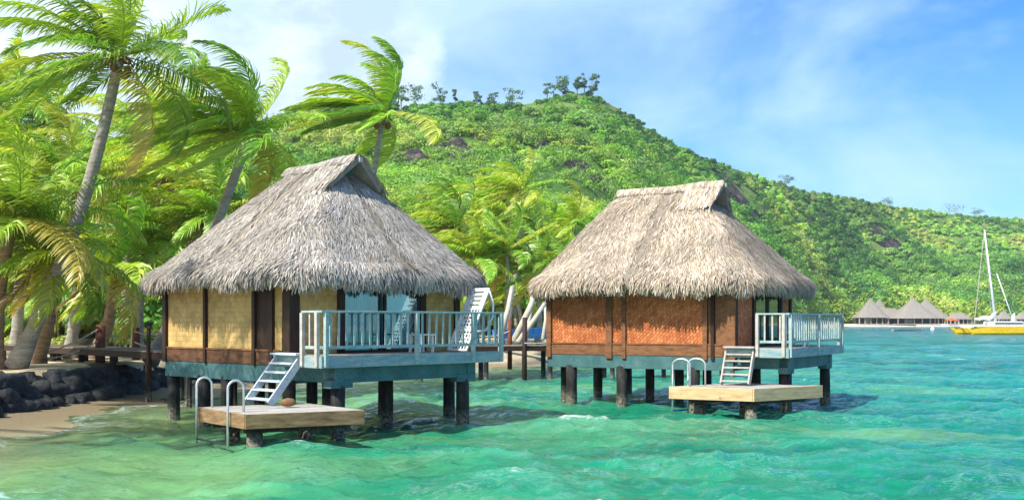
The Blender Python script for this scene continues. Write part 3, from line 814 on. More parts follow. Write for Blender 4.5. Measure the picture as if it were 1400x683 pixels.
    MB().beam((xc, yc - P['rn'] - .22, P['ridge'] - .02), (xc, yc - P['rn'] + .5, P['ridge'] - .02), .10, .12).build('ridge_pole', M['grey_wood'], roof)
    return root


LH = dict(o=(-4.94, 24.47), yaw=47, a=5.35, b=5.2, weave=M['gold_weave'],
          side_panels=[(1.35, 3.42), (3.42, 5.30), (.30, .62)],
          side_boards=[(.66, 1.33, 'dark_wood', .03)],
          side_posts=[(5.32, .17, 'dark_wood'), (3.42, .11, 'dark_wood'), (1.33, .12, 'dark_wood'), (.64, .14, 'dark_wood'), (.03, .26, 'dark_wood')], post_z=1.50,
          front_panels=[(.12, 1.33), (3.97, 5.05)], front_posts=[(.09, .22), (1.33, .10), (3.97, .12), (5.12, .18)], door=(1.42, 3.88),
          deck=(-.42, 5.03, -1.70), beam_y=-1.42, beam_x1=4.25, front_piles=[.22, 3.98], piles=[(2.9, .1, .15), (.05, .12, .15), (5.0, .12, .15), (.1, 2.7, .15), (2.6, 2.7, .14), (5.0, 2.7, .15), (.1, 3.72, .17), (.12, 5.2, .16), (2.7, 5.2, .15), (5.0, 5.2, .15)],
          return_y=-1.07, rail_posts=[-.36, 2.2, 4.0, 4.97], stair_run=.78, stair_w=.85, plat_z=.75, stair_mat='stair_paint',
          over=.86, eave=3.52, sill='umber_wood', ret='grey_wood', ridge=6.52, rn=1.6, rf=1.1, seed=3, tint=(.95, .97, 1.0), gable_mat='teal_beam')
RH = dict(o=(6.23, 30.83), yaw=59, a=5.95, b=5.3, weave=M['orange_weave'],
          side_panels=[(.85, 3.34), (3.34, 3.83), (3.83, 5.92)],
          side_boards=[(.40, .80, 'brown_wood', .0), (.14, .40, 'brown_wood', .03)],
          side_posts=[(5.90, .16, 'brown_wood'), (3.85, .20, 'brown_wood'), (3.36, .12, 'brown_wood'), (.83, .14, 'brown_wood'), (.60, .10, 'dark_wood'), (.05, .24, 'brown_wood')], post_z=1.42,
          front_panels=[(.15, 1.55), (4.25, 5.1)], front_posts=[(.07, .16), (1.60, .16), (4.22, .12), (5.2, .18)], door=(1.72, 4.12), front_weave=M['orange_weave'],
          deck=(-.52, 5.0, -1.70), beam_y=-1.42, beam_x1=4.45, front_piles=[.25, 4.2], piles=[(2.2, .1, .15), (.1, 1.2, .15), (.1, 3.5, .17), (5.0, .12, .15), (2.6, 2.7, .14), (5.0, 2.7, .15), (.1, 5.2, .17), (2.7, 5.6, .15), (5.0, 5.6, .15), (.6, 5.7, .13), (2.6, 3.7, .14)],
          return_y=-.85, rail_posts=[-.46, 2.3, 4.95], stair_run=.42, stair_w=.78, plat_z=.78, stair_mat='grey_wood',
          over=.86, eave=3.56, sill='brown_wood', ret='grey_wood', ridge=6.74, rn=1.55, rf=1.85, seed=21, tint=(1.06, .99, .90), gable_mat='dark_wood')
hl = bungalow(LH)
tag(hl, 'left thatched bungalow on black stilts with golden woven walls and long teal deck railing', 'bungalow', 'bungalows standing over the lagoon')
hr = bungalow(RH)
tag(hr, 'right thatched bungalow on stilts with orange-brown woven walls and small deck', 'bungalow', 'bungalows standing over the lagoon')


# ------------------------------------------------------------------ swim platforms
def platform(N, R, Lp, zt, th, label, ladder, wood='pale_wood'):
    N, R, Lp = (Vector((*p, 0)) for p in (N, R, Lp))
    root = empty('swim_platform', (N.x, N.y, 0)); r = R - N; l = Lp - N; 
    tag(root, label, 'platform', 'swim platforms at the foot of the stairs')
    rn, ln = r.normalized(), l.normalized()
    mb = MB(); nb_ = 15
    for i in range(nb_):
        a0, a1 = i / nb_ + .004, (i + 1) / nb_ - .004
        pts = [l * a0 + rn * .04, r + l * a0 - rn * .04, r + l * a1 - rn * .04, l * a1 + rn * .04]
        mb.prism([(p.x, p.y) for p in pts], zt - .035, zt + random.uniform(-.004, .005))
    mb.build('platform_deck', M['grey_wood'], root)
    fb = MB(); zc = zt - th / 2
    fb.beam((-rn * .02) + Vector((0, 0, zc)), r + Vector((0, 0, zc)), .05, th)
    fb.beam(l + Vector((0, 0, zc)), l + r + Vector((0, 0, zc)), .05, th)
    fb.build('fascia_board', M[wood], root, bevel=.006)
    fb = MB(); fb.beam(ln * .03 + Vector((0, 0, zc)), l - ln * .03 + Vector((0, 0, zc)), .05, th - .004)
    fb.beam(r + ln * .03 + Vector((0, 0, zc)), r + l - ln * .03 + Vector((0, 0, zc)), .05, th - .004)
    fb.build('fascia_board', M[wood], root, bevel=.006)
    jb = MB()
    for t in (.18, .8): 
        p = r * .06 + l * t; q = r * .95 + l * t
        jb.beam(p + Vector((0, 0, zt - th - .06)), q + Vector((0, 0, zt - th - .06)), .10, .11)
    jb.build('joist', M['pile'], root)
    for a, b_ in ((.13, .14), (.25, .85), (.9, .85)):
        p = r * a + l * b_
        MB().tube([(p.x, p.y, -2), (p.x, p.y, zt - th - .01)], .16, 12).build('pile', M['pile'], root, smooth=True)
    # swim ladder: two hooped rails and rungs
    e0, e1, inn = ladder['e0'] - N, ladder['e1'] - N, ladder['in']
    for e in (e0, e1):
        lm = MB()
        outp = e - inn * .09; inp = e + inn * ladder['w']
        pts = [Vector((outp.x, outp.y, .03)), Vector((outp.x, outp.y, zt)), Vector((outp.x, outp.y, zt + ladder['h'] - .16))]
        c = (outp + inp) / 2; rad = (inp - outp) / 2
        for k in range(0, 9):
            t = PI - PI * k / 8
            pts.append(Vector((c.x + rad.x * math.cos(t), c.y + rad.y * math.cos(t), zt + ladder['h'] - .16 + .16 * math.sin(t))))
        pts += [Vector((inp.x, inp.y, zt + .002))]
        lm.tube(pts, .024, 8).build('ladder_rail', M['steel'], root, smooth=True)
    a_ = e0 - inn * .09; b_ = e1 - inn * .09
    for z in (.13,):
        MB().tube([(a_.x, a_.y, z), (b_.x, b_.y, z)], .022, 8).build('ladder_rung', M[ladder['rung']], root)
    return root


NL, RL, LL = (-5.04, 20.8), (-2.95, 21.9), (-6.5, 22.6)
v = Vector((*LL, 0)) - Vector((*NL, 0)); rr = (Vector((*RL, 0)) - Vector((*NL, 0))).normalized()
platform(NL, RL, LL, .75, .28, 'timber swim platform below the painted stairs of the golden-walled bungalow',
         dict(e0=Vector((*NL, 0)) + v * .90, e1=Vector((*NL, 0)) + v * .26, **{'in': rr}, w=.22, h=.62, rung='black'), wood='brown_plank')
NR, RR, LR = (6.24, 28.3), (8.45, 29.9), (4.22, 29.4)
v = Vector((*LR, 0)) - Vector((*NR, 0)); back = Vector((*RR, 0)) - Vector((*NR, 0))
platform(NR, RR, LR, .78, .33, 'pale timber swim platform with blue-footed ladder at the orange-walled bungalow',
         dict(e0=Vector((*LR, 0)) + back * .03 - v * .05, e1=Vector((*LR, 0)) + back * .24 - v * .05, **{'in': -v.normalized()}, w=.40, h=.74, rung='blue_plastic'))
# coconut husk left on the left platform
me = MB()
bx_, by_ = at(395, 22.5)
for k in range(3):
    pass
hs = empty('coconut_husk', (bx_, by_, .76)); tag(hs, 'brown coconut husk lying on the swim platform beside the stairs', 'coconut')
mb = MB(); mb.tube([(-.17, 0, .06), (-.12, 0, .085), (-.02, 0, .10), (.08, .0, .095), (.15, 0, .07)], [.02, .075, .095, .08, .02], 10)
mb.build('husk', M['coconut'], hs, smooth=True)


# ------------------------------------------------------------------ deck furniture
def hut_pt(P, x, y, z):
    t = math.radians(P['yaw'])
    return (P['o'][0] + x * math.cos(t) - y * math.sin(t), P['o'][1] + x * math.sin(t) + y * math.cos(t), z)


# sun lounger stood up against the far rail
lg = empty('sun_lounger', hut_pt(LH, 4.02, -1.15, 1.78), math.radians(47)); tag(lg, 'white plastic sun lounger stood upright against the deck railing', 'sun lounger')
ang = math.radians(62); dl = Vector((math.cos(ang), 0, math.sin(ang))); nl = Vector((-math.sin(ang), 0, math.cos(ang)))
def lp(s, y, n=0): return tuple(dl * s + Vector((0, y, 0)) + nl * n + Vector((.03, 0, .03)))
fr_m = MB()
for y in (-.31, .31): fr_m.beam(lp(0, y), lp(1.72, y), .06, .05, nl)
for s in (.02, .58, 1.14, 1.70): fr_m.beam(lp(s, -.31), lp(s, .31), .05, .05, nl)
fr_m.build('frame', M['white_plastic'], lg, bevel=.01)
gm = MB()
for k in range(1, 11): gm.beam(lp(.05 + k * .1, -.29), lp(.05 + k * .1, .29), .035, .015, nl)
for k in range(-2, 3): gm.beam(lp(.04, k * .105, .012), lp(1.12, k * .105, .012), .03, .012, nl)
gm.build('lattice', M['white_plastic'], lg)
bk = MB()
for k in range(5): bk.beam(lp(1.20 + k * .118, -.29), lp(1.20 + k * .118, .29), .075, .02, nl)
bk.beam(lp(1.16, -.23), lp(1.70, -.23), .1, .018, nl); bk.beam(lp(1.16, .23), lp(1.70, .23), .1, .018, nl)
bk.build('backrest', M['white_plastic'], lg, bevel=.006)
for y in (-.33, .33):
    t_ = MB(); t_.tube([lp(1.66, y), lp(1.45, y, -.28), lp(1.15, y, -.42), lp(.75, y, -.36), lp(.55, y, -.05)], .028, 8)
    t_.build('leg', M['white_plastic'], lg, smooth=True)
# low table
tb = empty('side_table', hut_pt(LH, 3.25, -.75, 1.78), math.radians(47)); tag(tb, 'low white plastic table on the deck of the golden-walled bungalow', 'table')
MB().box(-.26, .26, -.22, .22, .40, .44).build('table_top', M['white_plastic'], tb, bevel=.015)
for x in (-.21, .21):
    for y in (-.17, .17): MB().beam((x, y, 0), (x * .95, y * .95, .40), .05, .05, (0, 1, 0)).build('leg', M['white_plastic'], tb)


def plastic_chair(loc, rz, label):
    c = empty('deck_chair', loc, rz); tag(c, label, 'chair', 'white chairs on the right deck')
    MB().box(-.25, .25, -.24, .24, .40, .43).build('seat', M['white_plastic'], c, bevel=.01)
    b_ = MB()
    for k in range(7): b_.beam((-.22 + k * .073, .22, .43), (-.22 + k * .073, .36, .92), .045, .018, (0, 1, 0))
    b_.beam((-.26, .365, .93), (.26, .365, .93), .03, .07); b_.build('backrest', M['white_plastic'], c)
    for s in (-1, 1):
        MB().tube([(s * .27, .30, .66), (s * .28, .0, .66), (s * .27, -.24, .62)], .024, 8).build('armrest', M['white_plastic'], c, smooth=True)
        for y in (-.22, .22): MB().beam((s * .26, y * 1.1, 0), (s * .26, y, .64), .045, .045, (0, 1, 0)).build('leg', M['white_plastic'], c)


plastic_chair(hut_pt(RH, 2.3, -1.05, 1.78), math.radians(-10), 'white slatted plastic chair behind the right deck railing, nearer the stairs')
plastic_chair(hut_pt(RH, 3.7, -1.0, 1.78), math.radians(40), 'white slatted plastic chair at the seaward end of the right deck')

# ------------------------------------------------------------------ palms
WIND = np.array([-.95, .12, .10])
GREENS = dict(lime=[(.34, .58, .05), (.46, .64, .06), (.24, .48, .04), (.54, .60, .09)],
              green=[(.22, .42, .04), (.15, .34, .035), (.32, .50, .045), (.44, .54, .05)],
              deep=[(.07, .19, .025), (.12, .27, .03), (.18, .34, .03)],
              far=[(.16, .32, .05), (.26, .38, .05), (.12, .26, .04)])


def frond(r, org, Lf, az, el, droop, wind, npair, llen, wid, cbase):
    N = 13; ds = Lf / N
    d = np.array([math.cos(el) * math.cos(az), math.cos(el) * math.sin(az), math.sin(el)])
    d = d + WIND * max(0, wind - .45) * .7; d /= np.linalg.norm(d)
    pts = [np.array(org)]; dirs = []
    for k in range(N):
        t = (k + 1) / N
        d = d + np.array([0, 0, -1]) * droop * (t ** 1.0) * ds / Lf * 3.0 + WIND * wind * t * ds / Lf * 3.0
        d /= np.linalg.norm(d); dirs.append(d.copy()); pts.append(pts[-1] + d * ds)
    pts = np.array(pts); dirs.append(dirs[-1]); dirs = np.array(dirs)
    # rachis strip (three-sided)
    V = []; Fa = []; C = []
    rad = np.linspace(.035, .008, N + 1) * (Lf / 4)
    sidev = np.cross(dirs, np.array([0, 0, 1.])); sidev /= np.linalg.norm(sidev, axis=1)[:, None] + 1e-6
    upv = np.cross(sidev, dirs)
    rc = np.array(cbase) * .9 + np.array([.22, .17, .03])
    ring = np.stack([pts + sidev * rad[:, None], pts + upv * rad[:, None], pts - sidev * rad[:, None]], 1)
    V = ring.reshape(-1, 3); b = np.arange(N)[:, None] * 3
    Fa = np.concatenate([b + np.array([k, (k + 1) % 3, 3 + (k + 1) % 3, 3 + k]) for k in range(3)])
    C = np.tile(rc, (len(V), 1))
    # leaflets
    t = np.tile(np.linspace(.10, .995, npair), 2); sd_ = np.repeat([-1., 1.], npair); n = len(t)
    t = np.clip(t + r.normal(0, .004, n), .05, 1)
    fi = t * N; i0 = np.clip(fi.astype(int), 0, N - 1); fr__ = (fi - i0)[:, None]
    P = pts[i0] * (1 - fr__) + pts[i0 + 1] * fr__; Dv = dirs[i0]; Sv = sidev[i0]; Uv = upv[i0]
    ang_ = (.35 + .75 * t)[:, None]
    Ld = Sv * sd_[:, None] * np.cos(ang_) + Dv * np.sin(ang_) + Uv * .22 + r.normal(0, .07, (n, 3))
    Ld = Ld + WIND * wind * .55
    Ld /= np.linalg.norm(Ld, axis=1)[:, None]
    ll = llen * np.sin(PI * np.clip(.12 + .80 * t, 0, 1)) ** .6 * r.uniform(.85, 1.1, n)
    sag = np.array([0, 0, -1.])
    D2 = Ld + sag * r.uniform(.6, 1.2, n)[:, None] * (1 - .35 * wind) + WIND * wind * .45; D2 /= np.linalg.norm(D2, axis=1)[:, None]
    D3 = D2 + sag * .6 * (1 - .3 * wind) + WIND * wind * .35; D3 /= np.linalg.norm(D3, axis=1)[:, None]
    P1 = P + Ld * (ll * .35)[:, None]; P2 = P1 + D2 * (ll * .35)[:, None]; P3 = P2 + D3 * (ll * .30)[:, None]
    Wv = Dv - Ld * np.sum(Dv * Ld, 1)[:, None]; Wv = Wv + Uv * r.normal(0, .35, n)[:, None]; Wv /= np.linalg.norm(Wv, axis=1)[:, None] + 1e-6
    w = (wid * r.uniform(.8, 1.2, n))[:, None] * .5
    VL = np.stack([P - Wv * w * .6, P + Wv * w * .6, P1 + Wv * w, P1 - Wv * w, P2 + Wv * w * .8, P2 - Wv * w * .8, P3 + Wv * w * .12, P3 - Wv * w * .12], 1)
    base = len(V) + (np.arange(n) * 8)[:, None]
    FL = np.concatenate([base + np.array(q) for q in ([0, 1, 2, 3], [3, 2, 4, 5], [5, 4, 6, 7])])
    cl = np.array(cbase)[None, :] * r.uniform(.78, 1.2, n)[:, None] * (1 + .12 * (t[:, None] - .5))
    CL = np.repeat(cl[:, None], 8, 1)
    tipmix = np.array([0, 0, .05, .05, .18, .18, .4, .4])[None, :, None]
    CL = CL * (1 - tipmix) + np.array([.42, .36, .08]) * tipmix
    return np.concatenate([V, VL.reshape(-1, 3)]), np.concatenate([Fa, FL]), np.concatenate([C, CL.reshape(-1, 3)])


def palm(base, top, label, seed, Lf=4.0, nf=20, npair=46, llen=.95, wid=.055, wind=.55, kind='green', bend=(0, 0), rb=.26, rt=.13, bark='bark', nuts=True, group=None, elmax=1.25, elmin=-.55, skirt=0, name='coconut_palm', azs=None):
    r = np.random.default_rng(seed)
    root = empty(name, base); tag(root, label, 'palm tree', group)
    b = Vector(base); tp_ = Vector(top) - b
    pts = []; nseg = 16
    for k in range(nseg + 1):
        t = k / nseg
        p = tp_ * t + Vector((bend[0], bend[1], 0)) * math.sin(PI * t)
        pts.append(p)
    rads = [rb * (1 + .5 * max(0, .12 - k / nseg) / .12) * (1 - k / nseg) + rt * (k / nseg) + .008 * math.sin(k * 2.9) for k in range(nseg + 1)]
    MB().tube(pts, rads, 12).build('trunk', M[bark], root, smooth=True)
    Vs, Fs, Cs = [], [], []; off = 0
    pal = GREENS[kind]
    for k in range(nf + skirt):
        az = k * 2.39996 + r.normal(0, .25); 
        el = elmax - (elmax - elmin) * ((k + .5) / nf) ** .9 + r.normal(0, .12) if k < nf else -1.0 + r.normal(0, .15)
        cb = np.array(pal[r.integers(0, len(pal))]) * r.uniform(.8, 1.15)
        if k >= nf - 2 and r.random() < .5: cb = np.array([.52, .43, .07])
        if k >= nf: cb = np.array([.30, .22, .12])
        Lk = Lf * r.uniform(.82, 1.08) * (.75 if k < 3 else 1)
        w_ = wind * r.uniform(.7, 1.3)
        v_, f_, c_ = frond(r, tuple(tp_ + Vector((.08 * math.cos(az), .08 * math.sin(az), .1))), Lk, az, el, r.uniform(.32, .62) + (.15 if el > .7 else 0), w_, npair, llen * (Lf / 4), wid, cb)
        Vs.append(v_); Fs.append(f_ + off); Cs.append(c_); off += len(v_)
    np_mesh('crown', np.concatenate(Vs), np.concatenate(Fs), M['leaf'], root, C=np.concatenate(Cs))
    # old leaf bases
    hb = MB()
    for k in range(10):
        az = k * 2.4; p = tp_ + Vector((0, 0, -.05))
        hb.tube([p, p + Vector((math.cos(az) * .22, math.sin(az) * .22, .12 - .04 * (k % 4))), p + Vector((math.cos(az) * .42, math.sin(az) * .42, -.08 * (k % 3)))], [.07, .05, .02], 6)
    hb.build('leaf_bases', M['coconut'], root, smooth=True)
    if nuts:
        for k in range(7):
            cn = MB()
            az = r.uniform(0, 6.28); p = tp_ + Vector((math.cos(az) * .26, math.sin(az) * .26, -.25 - r.uniform(0, .25)))
            cn.tube([p + Vector((0, 0, .13)), p + Vector((0, 0, .08)), p, p + Vector((0, 0, -.08)), p + Vector((0, 0, -.13))], [.02, .09, .115, .09, .02], 8)
            cn.build('coconut', M['coconut'], root, smooth=True)
    return root


def P3(px, py, D): return at(px, D, py)


# the three tall ones against the sky
palm((*at(22, 34), 1.1), P3(163, 82, 33), 'tallest leaning palm at the upper left, its crown cut by the top edge', 101, Lf=4.3, nf=27, npair=74, kind='green', bend=(.35, 0), rb=.24, rt=.15, wind=.78, wid=.046)
palm((*at(205, 39), 1.1), P3(342, 180, 37), 'tall palm rising behind the left end of the golden-walled bungalow roof', 102, Lf=3.9, nf=34, npair=66, kind='lime', bend=(.25, 0), rb=.22, rt=.14, wind=1.05, llen=.95, elmax=1.15)
palm((*at(440, 50), 1.2), P3(523, 158, 47), 'windswept palm with a curved pale trunk above the left roof ridge', 103, Lf=3.8, nf=34, npair=56, kind='lime', bend=(.4, 0), rb=.18, rt=.11, wind=1.25, llen=.95, wid=.065, elmax=1.2)
# the grove on the left shore
GROVE = [
    (45, 37.5, 60, 350, 34.5, 3.6, 'green', 'short thick-based palm on the sand nearest the rock wall', .34, 'bark_warm'),
    (-8, 34, 18, 300, 33, 3.9, 'green', 'palm at the left edge of the frame with its swollen base on the sand', .30, 'bark_warm'),
    (128, 44, 150, 372, 41, 3.5, 'lime', 'low yellow-green palm left of the rope post', .30, 'bark_warm'),
    (188, 47, 205, 330, 44, 3.6, 'lime', 'lime palm whose drooping fronds reach the left eave of the golden-walled bungalow', .28, 'bark'),
    (95, 44, 95, 250, 42, 4.0, 'lime', 'palm with bright lime crown directly below the tallest palm', .24, 'bark'),
    (235, 50, 235, 235, 47, 4.0, 'lime', 'yellow-green palm crown between the tallest palm and the roof', .22, 'bark'),
    (20, 46, 10, 205, 44, 4.1, 'green', 'palm with feathery fronds at the left edge halfway up', .24, 'bark'),
    (170, 55, 190, 190, 52, 4.2, 'lime', 'pale lime palm behind the trunk of the tallest palm', .22, 'bark'),
    (270, 46, 285, 300, 44, 3.4, 'lime', 'low palm crown touching the thatch left of the bungalow roof', .22, 'bark'),
]
for i, (bx, bD, tx, ty, tD, Lf, kd, lab, rb_, bk_) in enumerate(GROVE):
    palm((*at(bx, bD), 1.1), P3(tx, ty, tD), lab, 200 + i, Lf=Lf, nf=28, npair=54, kind=kd, bend=(.25 * (-1) ** i, .2), rb=rb_, rt=.15, wind=.6, bark=bk_, group='coconut palms on the left shore', skirt=1)
BACK = [(0, 60, 130), (60, 64, 170), (120, 66, 240), (250, 62, 160), (300, 60, 235), (330, 66, 300), (210, 66, 290), (30, 62, 270), (150, 60, 320), (80, 58, 400), (250, 58, 385), (15, 58, 385)]
for i, (tx, D_, ty) in enumerate(BACK):
    palm((*at(tx - 10, D_ + 1), 1.1), P3(tx, ty, D_), 'coconut palm deep in the left grove, its fronds mixed with those of its neighbours', 300 + i, Lf=4.6, nf=24, npair=38, kind=['lime', 'green', 'lime', 'lime'][i % 4], wid=.09, rb=.2, rt=.13, wind=.4, group='palms deep in the left grove', nuts=False)
# palms just left of the frame that shade the bungalow wall and the beach
palm((-17.3, 19.5, 1.1), (-13.6, 20.0, 9.3), 'palm leaning over the beach beyond the left edge of the frame', 401, Lf=4.0, nf=20, npair=36, kind='green', wind=.45)
# palms between the two bungalows and behind the right one
MID = [(684, 71, 692, 345, 70, 3.4, 'lime', 'full lime palm in front of the tall slim one in the gap'), (735, 74, 728, 365, 72, 3.4, 'green', 'full green palm just left of the right roof eave'), (640, 70, 648, 352, 69, 3.3, 'lime', 'full palm whose fronds touch the right slope of the left roof'),
       (690, 82, 712, 262, 80, 3.6, 'lime', 'tall slim palm standing in the gap between the two bungalows'),
       (598, 74, 622, 312, 72, 3.6, 'green', 'palm just right of the left bungalow roof slope'),
       (745, 96, 733, 335, 92, 3.8, 'green', 'dark green palm beside the left slope of the right roof'),
       (790, 100, 785, 305, 96, 3.8, 'lime', 'lime palm showing above the left slope of the right roof'),
       (690, 100, 672, 352, 96, 3.6, 'lime', 'low lime palm in the gap, nearest the left roof corner'),
       (712, 86, 700, 395, 84, 3.2, 'green', 'lowest palm in the gap behind the leaning logs'),
       (650, 92, 655, 380, 90, 3.2, 'lime', 'small palm behind the upright sun lounger'),
       (760, 90, 765, 370, 88, 3.4, 'lime', 'bushy palm touching the right roof at its left eave')]
for i, (bx, bD, tx, ty, tD, Lf, kd, lab) in enumerate(MID):
    palm((*at(bx, bD), 1.1), P3(tx, ty, tD), lab, 500 + i, Lf=Lf * 1.1, nf=26, npair=34, kind=kd, bend=(.3, 0), rb=.2, rt=.12, wind=.8, wid=.09, llen=.95, nuts=False, group='palms between the bungalows')


# ------------------------------------------------------------------ broad-leaved crowns
def cards(centers, radii, cols, m_, size, r, flat=.75, zb=-.35):
    """leaf clumps on the shells of many crowns, returned as quads"""
    n = len(centers)
    d = r.normal(0, 1, (n, m_, 3)); d[..., 2] = np.abs(d[..., 2]) * .9 + r.uniform(zb, .25, (n, m_)); d /= np.linalg.norm(d, axis=2)[..., None]
    lump = 1 + .28 * np.sin(d[..., 0] * 4 + centers[:, None, 0]) * np.cos(d[..., 1] * 5 + centers[:, None, 1]) + .14 * np.sin(d[..., 2] * 7 + centers[:, None, 0] * 3)
    rad = radii[:, None] * r.uniform(.80, 1.06, (n, m_)) * lump
    P = centers[:, None] + d * rad[..., None] * np.array([1, 1, flat])
    nrm = d + r.normal(0, .30, (n, m_, 3)); nrm /= np.linalg.norm(nrm, axis=2)[..., None]
    t = np.cross(nrm, r.normal(0, 1, (n, m_, 3))); t /= np.linalg.norm(t, axis=2)[..., None]
    b = np.cross(nrm, t)
    s = (size[:, None] * r.uniform(.6, 1.3, (n, m_)))[..., None]
    V = np.stack([P - t * s - b * s * .5, P + t * s * .3 - b * s, P + t * s + b * s * .5, P - t * s * .3 + b * s], 2)
    C = cols[:, None] * r.uniform(.80, 1.18, (n, m_))[..., None]
    C = np.repeat(C[:, :, None], 4, 2)
    k = n * m_
    Fq = (np.arange(k) * 4)[:, None] + np.arange(4)
    return V.reshape(-1, 3), Fq, C.reshape(-1, 3)


HG = np.array([(.17, .36, .04), (.25, .44, .05), (.11, .28, .04), (.34, .48, .06), (.065, .19, .035), (.40, .46, .10), (.23, .38, .09)])
hr_ = np.random.default_rng(77)


def find_D(px, py, D0=60):
    u = (px - CX) / F
    Ds = np.linspace(float(land_start(u)) + 3, float(np.interp(px, SKY[:, 0], SKY[:, 2])), 500)
    z = terrain(u * Ds, Ds); y = HY - (z - CZ) / Ds * F
    k = int(np.argmax(y < py)) if np.any(y < py) else len(Ds) - 1
    return float(Ds[k]), float(z[k])


# rock outcrops on the slope (photo column, row, half width px, half height px)
OUT = [(622, 205, 26, 22, 'dark cliff outcrop high on the hill above the left bungalow roof'), (662, 190, 16, 9, 'small dark ledge right of the upper cliff outcrop'),
       (568, 222, 18, 16, 'dark rock patch left of the upper cliff, nearest the left ridge'), (800, 238, 30, 9, 'long dark ledge above the left end of the right roof'),
       (1008, 272, 36, 16, 'broad dark rock face just right of the right roof ridge'), (1215, 336, 34, 8, 'low stony ledge above the far resort'), (745, 205, 10, 6, 'smallest dark rock in the middle of the slope')]
clear = []
for i, (px, py, hw, hh, lab) in enumerate(OUT):
    D, z = find_D(px, py)
    x = (px - CX) / F * D; w = hw / F * D; h = hh / F * D
    clear.append((x, D, w * 1.0, h * 3.2, px, py, hw, hh))
    bmv = []; n = 26
    gx, gy = np.meshgrid(np.linspace(-1, 1, 40), np.linspace(-1, 1, 26), indexing='ij')
    edge = np.clip(1 - (gx ** 2 + gy ** 2) ** .5, -.3, 1)
    X2 = x + gx * w * 1.1; Y2 = D + gy * h * 2.2
    Zt = terrain(X2, Y2)
    rgh = (fbm(X2 / 5 + i * 9, Y2 / 5, 4) - .45) * 7
    st_ = np.floor((fbm(X2 / 9, Y2 / 6 + 40, 2)) * 8) / 8 * 6
    Z2 = Zt + np.where(edge > 0, (np.abs(edge) ** .5) * (.6 + rgh * 1.3 + st_ * .8), edge * 12)
    i2 = np.arange(gx.size).reshape(gx.shape)
    q = np.stack([i2[:-1, :-1], i2[1:, :-1], i2[1:, 1:], i2[:-1, 1:]], -1).reshape(-1, 4)
    o = np_mesh('rock_outcrop', np.stack([X2 - x, Y2 - D, Z2 - z], -1).reshape(-1, 3), q, M['cliff'])
    o.location = (x, D, z); tag(o, lab, 'rock outcrop', 'rock outcrops on the hillside')

NH = 12000
u = hr_.uniform(-.62, .60, NH)
s = hr_.random(NH) ** .9
Dr2 = np.interp(u * F + CX, SKY[:, 0], SKY[:, 2]); Dh2 = land_start(u)
D2 = Dh2 + (Dr2 - Dh2 + 6) * s
x2 = u * D2; z2 = terrain(x2, D2); py2 = HY - (z2 - CZ) / D2 * F; px2 = u * F + CX
keep = np.ones(NH, bool)
for (cx_, cy_, w, h, opx, opy, hw, hh) in clear:
    keep &= ~((np.abs(px2 - opx) < hw * .8 * (.6 + .8 * hr_.random(NH))) & (py2 > opy - hh * .8) & (py2 < opy + hh * 1.1) & (hr_.random(NH) < .93))
# grassy bare patches near the summit and on the left ridge
keep &= ~((px2 > 700) & (px2 < 790) & (np.abs(py2 - (142 + (px2 - 730) * .22)) < 11) & (hr_.random(NH) < .93))
keep &= ~((px2 < 560) & (py2 < 185) & (hr_.random(NH) < .55))
keep &= ~((px2 > 560) & (py2 < 165) & (hr_.random(NH) < .35))
open_ = fbm(x2 / 60 + 30, D2 / 60, 3)
keep &= ~((open_ > .58) & (hr_.random(NH) < .55))
u, D2, x2, z2, px2, py2, s = (a[keep] for a in (u, D2, x2, z2, px2, py2, s))
n = len(u)
rad = hr_.uniform(1.6, 5.2, n) * np.clip(1.25 - 1.0 * s ** 1.2, .25, 1.3) * np.clip(D2 / 330, .55, 1.25)
flatk = hr_.random(n)
sh = fbm(x2 / 35 + 3, D2 / 35 + 8, 3)
order = np.array([4, 2, 0, 6, 1, 3, 5]); cz_ = fbm(x2 / 55 + 70, D2 / 55 + 20, 4); ci = order[np.clip(((cz_ - .22) / .5 * 7 + hr_.normal(0, 1.0, n)).astype(int), 0, 6)]; cols = HG[ci] * (.55 + 1.15 * sh)[:, None] * np.interp(u, [.05, .3], [1.0, 1.22])[:, None] * hr_.uniform(.85, 1.12, n)[:, None] * np.array([.92, .93, 1.05])  # crowns further right coloured brighter, painting light onto the shaded slope
cen = np.stack([x2, D2, z2 + rad * .55], -1)
ne = D2 < 210
parts_ = []
for msk, m_c in ((ne, 320), (~ne & (D2 < 420), 180), (~ne & (D2 >= 420), 120)):
    parts_.append(cards(cen[msk], rad[msk], cols[msk], m_c, np.clip(D2[msk] * .00088, .13, .55), hr_))
print('hill crowns', [len(p_[1]) for p_ in parts_])
V1 = np.concatenate([p_[0] for p_ in parts_]); C1 = np.concatenate([p_[2] for p_ in parts_]); F1 = np.arange(len(V1)).reshape(-1, 4)
o = np_mesh('hillside_forest', V1, F1, M['hill_leaf'], C=C1)
tag(o, kind='stuff'); o['label'] = 'dense green forest covering the whole hillside'; o['category'] = 'forest'


